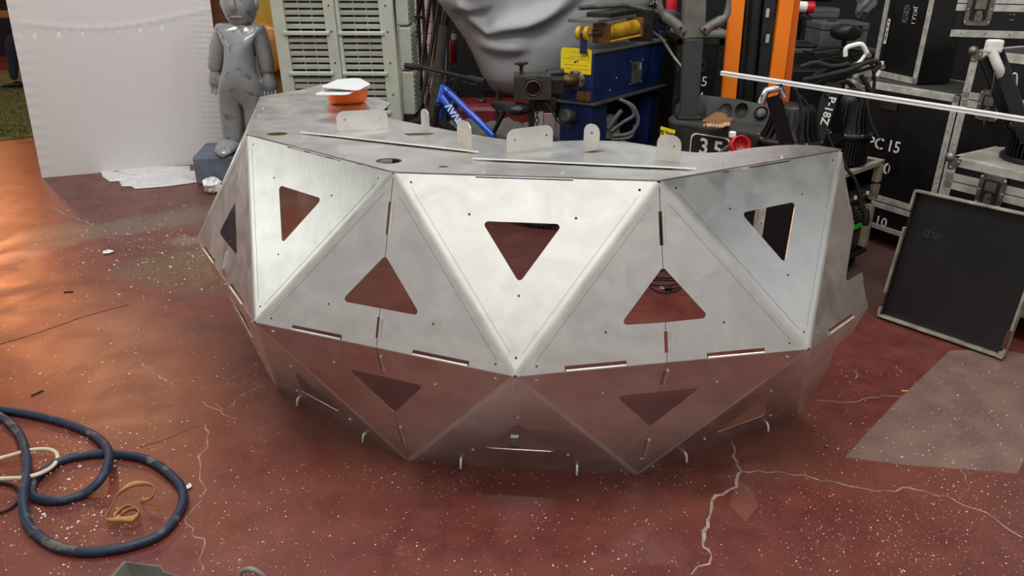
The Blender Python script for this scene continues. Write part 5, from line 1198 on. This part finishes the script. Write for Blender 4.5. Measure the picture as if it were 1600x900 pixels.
# ---------------- stage lights
fin_m = mat('black_cast_fin', '#19191b', .38, .2, ns=12, var=.3)
def stage_light(c_, R1, h_, axis, label, yoke_dir, yoke_top, txt=None, cap_open=False, tdir=None):
    t = thing('stage_light', label, 'stage light', c_, 'black stage lights'); x, y, d = basis(axis)
    A = lambda s_: V(c_)+d*s_
    MB().lathe([(R1*.80, 0), (R1*.86, h_*.03), (R1*.86, h_*.38), (R1*.98, h_*.42)], V(c_), d, 32).build('lens_housing', blackp, t)
    MB().lathe([(R1*.98, h_*.40), (R1*1.05, h_*.42), (R1*1.05, h_*.47), (R1*.95, h_*.49)], V(c_), d, 40).build('rim', blackp, t)
    MB().lathe([(R1*.85, h_*.48), (R1*.68, h_*.62), (R1*.63, h_*.95), (R1*.58, h_), (0, h_)], V(c_), d, 32).build('rear_housing', blackp, t)
    f1 = MB(); f2 = MB()
    for k in range(40):
        a_ = 6.2832*k/40; r_ = x*math.cos(a_)+y*math.sin(a_); s_ = d.cross(r_)
        f1.obox(A(h_*.02)+r_*R1*.84-s_*.003, s_*.006, r_*R1*.16, d*h_*.37)
        f1_ = None
    for k in range(22):
        a_ = 6.2832*k/22; r_ = x*math.cos(a_)+y*math.sin(a_); s_ = d.cross(r_)
        o = A(h_*.5)+r_*R1*.6-s_*.004; f2.add([o, o+r_*R1*.34, o+r_*R1*.2+d*h_*.15, o+r_*R1*.08+d*h_*.42, o+d*h_*.42]+[p+s_*.008 for p in (o, o+r_*R1*.34, o+r_*R1*.2+d*h_*.15, o+r_*R1*.08+d*h_*.42, o+d*h_*.42)], [(0, 1, 2, 3, 4), (9, 8, 7, 6, 5), (0, 5, 6, 1), (1, 6, 7, 2), (2, 7, 8, 3), (3, 8, 9, 4), (4, 9, 5, 0)])
    tag(f1.build('cooling_fins', fin_m, t), kind='stuff'); tag(f2.build('cooling_fins', fin_m, t), kind='stuff')
    for k in range(8): a_ = 6.2832*k/8+.2; MB().lathe([(.006, 0), (.004, .004)], A(h_*.47)+(x*math.cos(a_)+y*math.sin(a_))*R1, d, 6).build('rim_screw', alub, t)
    yd = V(yoke_dir).normalized(); p0 = A(h_*.44)+yd*R1*1.12; p1 = V(yoke_top)
    ax_ = (p1-p0).normalized(); wv = ax_.cross(yd).normalized()
    yk = MB().obox(p0-wv*.035-yd*.004-ax_*.05, wv*.07, yd*.008, p1-p0+ax_*.05).build('yoke', blackp, t, .002)
    MB().lathe([(.03, -.01), (.035, .0), (.03, .02)], p0, yd, 16).build('yoke_knob', blackp, t)
    if txt:
        nn_ = -yd if (-yd).dot(V((0, -1, 0))) > 0 else yd
        text(txt, .062, p0.lerp(p1, .55)+nn_*.006, -ax_, wv if wv.cross(ax_*1).dot(nn_) > 0 else -wv, whitet, t, 'marking', bold=.001)
    return t
L1 = at(1228, 250, Y=3.9); L1 = V((L1.x, 3.90, .70)); top1 = at(1208, 150, Y=3.68)
sl1 = stage_light(L1, .16, .33, (.03, .04, 1), 'left black finned stage light, below the end of the white bar', (-.35, -.94, 0), top1)
h1 = MB(); q = at(1207, 152, Y=3.68)
MB().tube([q+V((-.05, 0, -.03)), q+V((-.035, 0, .03)), q+V((.03, 0, .045)), q+V((.05, 0, .0))], .02, 8).build('chrome_clamp', mat('chrome', '#b9bbc0', .15, 1, var=.05, bump=0), sl1)
L2 = V((at(1322, 240, Y=4.14).x, 4.14, .668))
sl2 = stage_light(L2, .112, .36, (.0, .03, 1), 'black stage light marked P-18Z on its bracket, standing on the amp rack', (-.75, -.66, 0), at(1302, 138, Y=4.0), None)
# P-18Z on the bracket face
q0, q1 = at(1301, 150, Y=3.9), at(1286, 196, Y=3.88)
bex = (q1-q0).normalized(); bw = bex.cross(V((0, -1, 0))).normalized(); bw = bw if bw.x > 0 else -bw
MB().obox(q0-bex*.06-bw*.05+V((0, .008, 0)), bw*.085, bex*.32, V((0, .006, 0))).build('bracket_strap', blackp, sl2, .002)
text('P-18Z', .058, (q0+q1)/2+V((0, -.0, 0)), bex, bw, whitet, sl2, 'marking', bold=.0015)
L3 = V((at(1625, 240, Y=3.66).x, 3.66, .812))
sl3 = stage_light(L3, .15, .34, (0, .02, 1), 'black stage light at the right frame edge, standing on the front latch case', (-.9, -.43, 0), at(1558, 82, Y=3.84))
qa = at(1548, 92, Y=3.82); qb_ = at(1585, 190, Y=3.80); ex_ = (qb_-qa).normalized(); bw = ex_.cross(V((0, -1, 0))).normalized(); bw = bw if bw.x > 0 else -bw
MB().obox(qa-bw*.045-ex_*.02, bw*.08, ex_*.40, V((0, .02, 0))).build('bracket_strap', blackp, sl3, .003)
for k in range(6): MB().obox(qa+ex_*(.10+.028*k)+bw*.0-V((0, .001, 0)), ex_*.02, bw*.010, V((0, .001, 0))).build('tiny_print', whitet, sl3)
MB().tube(catmull([at(1548, 68, Y=3.80), at(1552, 85, Y=3.79), at(1560, 105, Y=3.78), at(1566, 120, Y=3.80)], 4), .022, 8).build('white_clamp', white, sl3)
MB().box(at(1553, 72, Y=3.80), (.07, .05, .06)).build('white_clamp', white, sl3, .01)
MB().tube(catmull([at(1572, 125, Y=3.8), at(1588, 115, Y=3.8), at(1586, 150, Y=3.8), at(1578, 175, Y=3.8)], 5), .004, 6).build('white_cord', white, sl3)
MB().tube(catmull([at(1555, 90, Y=3.78), at(1552, 130, Y=3.78), at(1542, 165, Y=3.8), at(1537, 195, Y=3.8)], 5), .003, 6).build('steel_wire', steel, sl3)
MB().lathe([(.165, 0), (.17, .01), (.165, .025)], L3+V((0, 0, -.008)), UZ, 32).build('base_ring', blackp, sl3)
# white clamps and cable bundle
for k, (pts, r, lab_) in enumerate((([(1321, 88), (1322, 76), (1333, 71), (1347, 70), (1356, 86)], .012, 'white hook clamp arching above the cable bundle'), ([(1352, 86), (1345, 95), (1338, 101)], .010, 'short white clamp arm under the hook clamp'), ([(1378, 96), (1377, 104)], .011, 'small white clamp tip beside the tall case'), ([(1376, 110), (1368, 122)], .011, 'lower white clamp tip beside the tall case'))):
    w3 = catmull([at(*q, Y=3.98) for q in pts], 5); c_ = thing('white_clamp', lab_, 'clamp', w3[-1], 'white light clamps'); MB().tube(w3, r, 8).build('clamp_arm', white, c_)
    MB().lathe([(.012, -.02), (.012, .02)], w3[-1], (0, 1, 0), 10).build('clamp_bolt', steel, c_)
bun = thing('cable_bundle', 'bundle of black cables draped over the stage lights', 'cables', at(1320, 150, Y=4.0))
for k, pts in enumerate(([(1255, 125), (1290, 118), (1330, 108), (1360, 96), (1374, 100), (1366, 112)], [(1262, 135), (1300, 122), (1340, 112), (1372, 102)], [(1270, 118), (1300, 108), (1330, 102), (1355, 98)], [(1258, 130), (1285, 140), (1320, 128), (1336, 140), (1345, 160)], [(1290, 150), (1330, 140), (1350, 150), (1360, 190), (1372, 215)], [(1242, 138), (1250, 160), (1252, 190), (1254, 225)], [(1345, 118), (1356, 135), (1364, 150)], [(1365, 108), (1366, 130), (1364, 146)], [(1250, 150), (1270, 175), (1290, 205), (1302, 232)], [(1250, 105), (1275, 98), (1300, 104), (1326, 100)], [(1262, 205), (1275, 225), (1285, 245)], [(1315, 245), (1322, 262), (1338, 285), (1346, 320), (1350, 345)])):
    YY = 3.9 if k not in (5, 11) else (3.72 if k == 5 else 3.78); w3 = catmull([at(*q, Y=YY+.02*(k % 4)) for q in pts], 6); MB().tube(w3, .009+.003*(k % 3 == 0), 8).build('cable', rubber, bun)
MB().lathe([(.014, 0), (.02, .02), (.02, .07), (.014, .09)], at(1352, 352, Y=3.80), (-.15, 0, 1), 14).build('cable_plug', blackp, bun)
for k, q in enumerate(((1347, 122), (1338, 137), (1352, 112))): MB().box(at(*q, Y=4.02), (.09, .05, .05), Matrix.Rotation(.5+k*.3, 3, 'Y')).build('cast_clamp', mat('pale_cast', '#a9a7a0', .5, .4, ns=12), bun, .012)
# ---------------- long white bar
wb = thing('white_bar', 'long thin white aluminium bar lying diagonally across the stage lights', 'bar', at(1360, 148, Y=3.75))
a, b = at(1127, 114, Y=4.1), at(1700, 202, Y=3.1)
MB().beam(a, b, .026, .022).build('profile', mat('glossy_white', '#f1f1ef', .3, var=.03, bump=0), wb, .002)
d_ = (b-a).normalized(); x_, y_, _ = basis(b-a); 
MB().obox(a+d_*.002-x_*.0135-y_*.0+V((0, 0, -.0)), x_*.001, y_*.004, b-a).build('groove', mat('groove_grey', '#8a8a8a', .5), wb)
MB().obox(a-x_*.002-y_*.0118, x_*.004, -y_*.0006, b-a).build('groove', mat('groove_grey', '#8a8a8a', .5), wb)
# ================================================================ CENTRE BACKGROUND (between machine and cases)
def blackcase(px0, px1, Y_, ztop_px, label, dpt=.5, name='flight_case', rm=None, **k):
    a, b = at(*px0, Y=Y_), at(*px1, Y=Y_); return flight_case(label, V((a.x, Y_, 0)), V((1, 0, 0)), b.x-a.x, V((0, 1, 0)), dpt, .02, a.z, caps=False, rm=rm, **k)
c5, _ = blackcase((1060, 62), (1132, 62), 5.75, None, 'black case with a grey dusty top marked 5, behind the tiller post', group='flight cases', rm=dsteel)
q = at(1094, 128, Y=5.745); text('5', .10, V((q.x+.03, 5.742, q.z)), (1, 0, 0), UZ, whitet, c5, 'stencil_lettering'); q = at(1090, 152, Y=5.745); text('4', .10, V((q.x+.02, 5.742, q.z)), (1, 0, 0), UZ, whitet, c5, 'stencil_lettering')
a = at(1096, 102, Y=5.745); MB().plate(rounded([V((-.025, -.05)), V((.025, -.05)), V((.025, .05)), V((-.025, .05))], .02, 4), [circ((0, 0), .016, 12)], V((a.x, 5.742, a.z)), (1, 0, 0), UZ, (0, -1, 0), 0, .006).build('butterfly_plate', dsteel, c5)
tag(MB().obox((at(1062, 62, Y=5.78).x, 5.8, at(1062, 62, Y=5.75).z+.004), (.38, 0, 0), (0, .4, 0), (0, 0, .05)).build('grey_tarp', mat('dusty_grey_cloth', '#77756f', .9, ns=8, var=.3, bump=.3), loc=(1.3, 6, 1.2), bevel=.02), 'dusty grey cloth folded on the case behind the tiller post', 'cloth')
shf = thing('steel_shelf', 'dark steel shelving with parts between the blue machine and the stacker', 'shelf', V((at(1040, 120, Y=6.6).x, 6.6, 0)))
x0, x1 = at(1036, 60, Y=6.6).x, at(1068, 60, Y=6.6).x
for px_y in (38, 62, 105, 120, 150): z = at(1050, px_y, Y=6.6).z; MB().obox((x0-.02, 6.45, z), (x1-x0+.12, 0, 0), (0, .35, 0), (0, 0, .018)).build('shelf_board', dsteel, shf, .002)
for x in (x0-.02, x1+.07): MB().obox((x, 6.45, 0), (.03, 0, 0), (0, .03, 0), (0, 0, 1.6)).build('upright', dsteel, shf)
for k, (px, w_, h_, m_) in enumerate((((1040, 60), .16, .06, bluem), ((1056, 60), .12, .08, dsteel), ((1044, 100), .2, .12, blackp), ((1046, 119), .18, .05, grime), ((1048, 148), .22, .12, blackp), ((1052, 36), .2, .08, dsteel))):
    q = at(*px, Y=6.6); nm = 'parts_bin' if h_ > .07 else 'tool_case'
    tag(MB().obox((q.x-w_/2, 6.5, {60: at(1050, 62, Y=6.6).z, 100: at(1050, 105, Y=6.6).z, 119: at(1050, 120, Y=6.6).z, 148: at(1050, 150, Y=6.6).z, 36: at(1050, 38, Y=6.6).z}[px[1]]+.019), (w_, 0, 0), (0, .22, 0), (0, 0, h_)).build(nm, m_, loc=(q.x, 6.6, q.z), bevel=.01), ['blue parts box on the upper shelf right of the machine', 'grey parts box on the upper shelf by the tiller', 'black bin on the shelf, middle level', 'flat brown-grey tool case on the shelf under the black bin', 'black bin on the lowest visible shelf', 'dark box on the topmost visible shelf'][k], 'box')
# bent rod leaning
tag(MB().tube(catmull([at(1012, 35, Y=5.95), at(1018, 48, Y=5.9), at(1035, 62, Y=5.7), at(1052, 88, Y=5.5), at(1068, 108, Y=5.4)], 5), .012, 8).build('bent_rod', steel, loc=at(1068, 108, Y=5.4)), 'bent steel rod running from the machine top down to the tiller post', 'rod')
# back row of cases and tool bench top
bkr, _ = blackcase((985, 0), (1075, 0), 7.4, None, 'tall dark case in the back row above the blue machine', group='flight cases', rm=dsteel)
q = at(1012, 3, Y=7.39); text('UKUSHA', .07, V((q.x, 7.39, q.z)), (1, 0, 0), UZ, whitet, bkr, 'handwriting')
rd = thing('red_connector', 'red cable connector hanging above the shelf, left of the tiller post', 'connector', at(1048, 8, Y=5.6))
MB().lathe([(.036, -.03), (.038, .0), (.038, .09), (.03, .10)], at(1049, 8, Y=5.6), (.05, 0, 1), 20).build('shell', redp, rd); MB().lathe([(.03, -.09), (.042, -.08), (.045, -.03)], at(1049, 8, Y=5.6), (.05, 0, 1), 16).build('collar', MATS['grey_plastic'], rd)
tag(MB().obox(at(1110, 50, Y=5.9), (.07, 0, .03), (0, .03, 0), (-.02, 0, .05)).build('red_tag', redp, loc=at(1112, 48, Y=5.9)), 'small red striped tag on the dusty cloth behind the stacker', 'tag')
ben = thing('work_bench', 'dark bench crowded with gear behind the orange mast', 'bench', V((at(1290, 100, Y=6.0).x, 6.0, 0)))
x0, x1 = at(1235, 80, Y=5.9).x, at(1372, 80, Y=5.9).x
for y_ in (78, 140): z = at(1290, y_, Y=5.9).z; MB().obox((x0, 5.85, z-.02), (x1-x0, 0, 0), (0, .7, 0), (0, 0, .025)).build('bench_board', mat('dusty_bench', '#4a4946', .7, ns=6, var=.3), ben, .003)
zt_ = at(1290, 78, Y=5.9).z
for x in (x0+.02, x1-.06):
    MB().obox((x, 5.86, 0), (.04, 0, 0), (0, .04, 0), (0, 0, zt_)).build('leg', dsteel, ben)
tb = thing('tool_box', 'grey metal tool box with latches on the bench, left of the tall case', 'tool box', V((at(1315, 77, Y=6.1).x, 6.1, zt_)))
gm = mat('dusty_grey_box', '#5d5e5c', .6, .1, ns=7, var=.3)
a, b = at(1280, 77, Y=6.0), at(1352, 77, Y=6.0); hh = at(1280, 35, Y=6.0).z-a.z
MB().obox((a.x, 6.0, zt_+.006), (b.x-a.x, 0, 0), (0, .35, 0), (0, 0, hh*.62)).build('box_body', gm, tb, .01); MB().obox((a.x-.004, 5.996, zt_+.006+hh*.62), (b.x-a.x+.008, 0, 0), (0, .358, 0), (0, 0, hh*.3)).build('box_lid', gm, tb, .012)
for t in (.2, .75): MB().obox((a.x+(b.x-a.x)*t, 5.985, zt_+hh*.5), (.03, 0, 0), (0, .012, 0), (0, 0, .07)).build('box_latch', dsteel, tb)
MB().lathe([(.03, 0), (.035, .01)], V((a.x+.12, 6.15, zt_+hh*.93)), UZ, 14).build('lid_cap', blackp, tb)
ms = thing('bar_stool', 'small black padded seat on a post before the grey tool box', 'seat', at(1323, 60, Y=5.75))
q = at(1322, 48, Y=5.75); loft([[q+V((rx*math.cos(t), .11*math.sin(t), h_)) for t in [6.2832*k/16 for k in range(16)]] for rx, h_ in ((.06, -.06), (.10, -.04), (.11, .0), (.09, .03), (.03, .04))], (True, True)).build('cushion', blackp, ms); MB().tube([q-UZ*.05, q-UZ*1.0], .018, 8).build('seat_post', dsteel, ms)
MB().lathe([(.12, 0), (.10, .03)], V((q.x, q.y, 0)), UZ, 20).build('base_disc', dsteel, ms)
cn2 = thing('white_red_plug', 'white and red power plug on a cable beside the right mast rail', 'plug', at(1250, 12, Y=5.3))
MB().lathe([(.03, 0), (.035, .02), (.035, .08)], at(1240, 10, Y=5.3), (1, 0, -.05), 18).build('plug_body', white, cn2); MB().lathe([(.036, .08), (.038, .09), (.038, .13)], at(1240, 10, Y=5.3), (1, 0, -.05), 18).build('plug_collar', redp, cn2)
MB().tube(catmull([at(1252, 16, Y=5.3), at(1250, 28, Y=5.3), at(1268, 30, Y=5.3), at(1256, 20, Y=5.3), at(1244, 32, Y=5.3), at(1246, 60, Y=5.35)], 6), .006, 6).build('cable', rubber, cn2)
for k, (xa, xb, yb, h_, nm, lb_, cat_, m_) in enumerate(((1262, 1312, 30, .09, 'printer', 'dark grey office machine on the back row above the tool box', 'machine', gm), (1243, 1278, 76, .03, 'folded_stand', 'flat dark metal stand lying on the bench left of the tool box', 'stand', dsteel), (1250, 1300, 2, .06, 'black_crate', 'black crate in the back row, topmost by the mast', 'crate', blackp))):
    Y_ = (6.9, 5.95, 7.4)[k]; a, b = at(xa, yb, Y=Y_), at(xb, yb, Y=Y_)
    tag(MB().obox((a.x, Y_, zt_+.006 if k == 1 else a.z), (b.x-a.x, 0, 0), (0, .25, 0), (0, 0, h_)).build(nm, m_, loc=(a.x, Y_, a.z), bevel=.02), lb_, cat_)
    if k != 1: tag(MB().obox((a.x-.05, Y_-.02, 0), (b.x-a.x+.1, 0, 0), (0, .3, 0), (0, 0, a.z-.002)).build('dark_cabinet', black, loc=(a.x, Y_, 0)), ('dark cabinet under the office machine in the back row', '', 'dark cabinet under the black crate in the back row')[k], 'cabinet')
# plastic bag
q = at(1352, 8, Y=5.2); bagp = crumple(q-UZ*.09, .07, 'plastic_bag', 'crumpled translucent grey plastic bag hanging left of the tall case', 'bag', mat('grey_bag', '#8d9194', .3, ns=9, var=.3, trans=.4), 11, 1.6, 12)
# bench clutter: loose black rods and clamps on the lower board
jl = ['thin black rod sticking left from the pile on the bench', 'black bracket rod lying across the pile behind the cables', 'black U-shaped rod on the pile behind the cables', 'long black rod at the top of the pile behind the cables', 'short black rod at the right end of the pile']
for k, pts in enumerate(([(1255, 80), (1270, 82), (1275, 95)], [(1262, 100), (1290, 92), (1320, 98)], [(1268, 90), (1268, 104), (1290, 106), (1290, 92)], [(1270, 78), (1310, 74), (1345, 80)], [(1300, 90), (1330, 86), (1340, 100)])):
    w3 = [at(*q, Y=5.62) for q in pts]; o = MB().tube(w3, .010, 6).build('metal_rod', dsteel, loc=w3[-1]); tag(o, jl[k], 'rod', 'rods piled behind the cables')
pile = at(1300, 106, Y=5.62); tag(MB().obox((pile.x-.42, 5.50, 0), (.50, 0, 0), (0, .28, 0), (0, 0, pile.z)).build('gear_crate', blackp, loc=(pile.x, 5.35, 0), bevel=.01), 'black gear crate under the rods, behind the cable bundle', 'crate')
# ================================================================ FLOOR ITEMS FRONT LEFT
hoseb = mat('dusty_blue_hose', '#172840', .5, ns=16, var=.5, col2='#5a5a52', thr=(.36, .44))
hp = [(-120, 622), (0, 640), (50, 648), (105, 662), (150, 682), (170, 708), (160, 745), (130, 772), (90, 782), (58, 778), (48, 765), (60, 742), (95, 720), (140, 710), (180, 709), (230, 718), (270, 745), (286, 770), (280, 800), (250, 835), (195, 855), (130, 862), (80, 850), (45, 820), (36, 780), (42, 740), (40, 705), (28, 675), (0, 650), (-60, 630), (-120, 618)]
zs_ = [0]*len(hp); 
for i in (5, 6): zs_[i] = .03
for i in (24, 25, 26): zs_[i] = .028
for i in (28, 29, 30): zs_[i] = 0
w3 = catmull([at(x, y, z=.0155+z) for (x, y), z in zip(hp, zs_)], 8)
tag(MB().tube(w3, .0155, 12).build('blue_hose', hoseb, loc=w3[100]), 'thick dusty blue hose looping over the floor at lower left', 'hose')
w3 = catmull([at(x, y, z=z) for x, y, z in ((-80, 738, .006), (0, 716, .03), (50, 703, .045), (80, 703, .035), (90, 715, .02), (78, 732, .03), (45, 745, .045), (0, 748, .03), (-80, 752, .006))], 8)
tag(MB().tube(w3, .0075, 8).build('white_cable', mat('cream_cable', '#d9cdb4', .5), loc=w3[30]), 'thin cream cable looping across the blue hose', 'cable')
w3 = catmull([at(x, y, z=.006) for x, y in ((-60, 745), (0, 754), (22, 760), (31, 775), (22, 790), (0, 801), (-60, 812))], 8)
tag(MB().tube(w3, .005, 8).build('black_cable', rubber, loc=w3[20]), 'thin black cable loop at the left frame edge', 'cable')
tape = MB(); tp = [(220, 783, .0), (232, 780, .02), (242, 772, .035), (240, 760, .05), (222, 755, .05), (200, 760, .04), (182, 775, .03), (172, 795, .02), (166, 812, .01), (190, 812, .012), (212, 808, .015), (216, 798, .02), (200, 790, .03), (184, 800, .02), (180, 810, .012), (205, 814, .01), (218, 800, .012), (205, 795, .02), (190, 803, .01)]
w3 = catmull([at(x, y, z=.012+z) for x, y, z in tp], 6); vs = []
for i, p in enumerate(w3): hw_ = V((.004*math.sin(i*.2), .003*math.cos(i*.23), .009)); vs += [p-hw_, p+hw_]
tape.add(vs, [(2*i, 2*i+2, 2*i+3, 2*i+1) for i in range(len(w3)-1)], True)
o = tape.build('strap', mat('tan_strap', '#c08f55', .5, ns=10, var=.3), loc=w3[-1]); m_ = o.modifiers.new('solid', 'SOLIDIFY'); m_.thickness = .0012
tag(o, 'curled tan packing strap lying inside the blue hose loop', 'strap')
# grey angular box at the bottom edge and grey cable stub
gb_ = thing('metal_tray', 'grey hexagonal metal tray cut off by the bottom frame edge', 'tray', at(225, 900, z=0))
zt2 = .10; q = [at(170, 903, z=zt2), at(193, 876, z=zt2), at(252, 884, z=zt2), at(256, 893, z=zt2), at(300, 905, z=zt2), at(290, 980, z=zt2), at(165, 970, z=zt2)]
c0 = sum(q, V())/len(q); tr_m = mat('grey_tray_paint', '#77776f', .5, .1, ns=9, var=.3)
loft([[V((c0.x, c0.y, 0)).lerp(V((p.x, p.y, 0)), s_)+UZ*z for p in q] for s_, z in ((.93, 0), (1, zt2), (.93, zt2+.002), (.80, zt2-.045), (.74, zt2-.05))], (True, True)).build('tray_shell', tr_m, gb_, .002, smooth=False)
w3 = catmull([at(x, y, z=z) for x, y, z in ((372, 905, .006), (378, 893, .03), (392, 889, .05), (408, 897, .03), (415, 906, .006))], 6)
tag(MB().tube(w3, .008, 8).build('grey_cable', mat('grey_cable', '#8d8a86', .5), loc=w3[-1]), 'arched end of a grey cable at the bottom frame edge', 'cable')
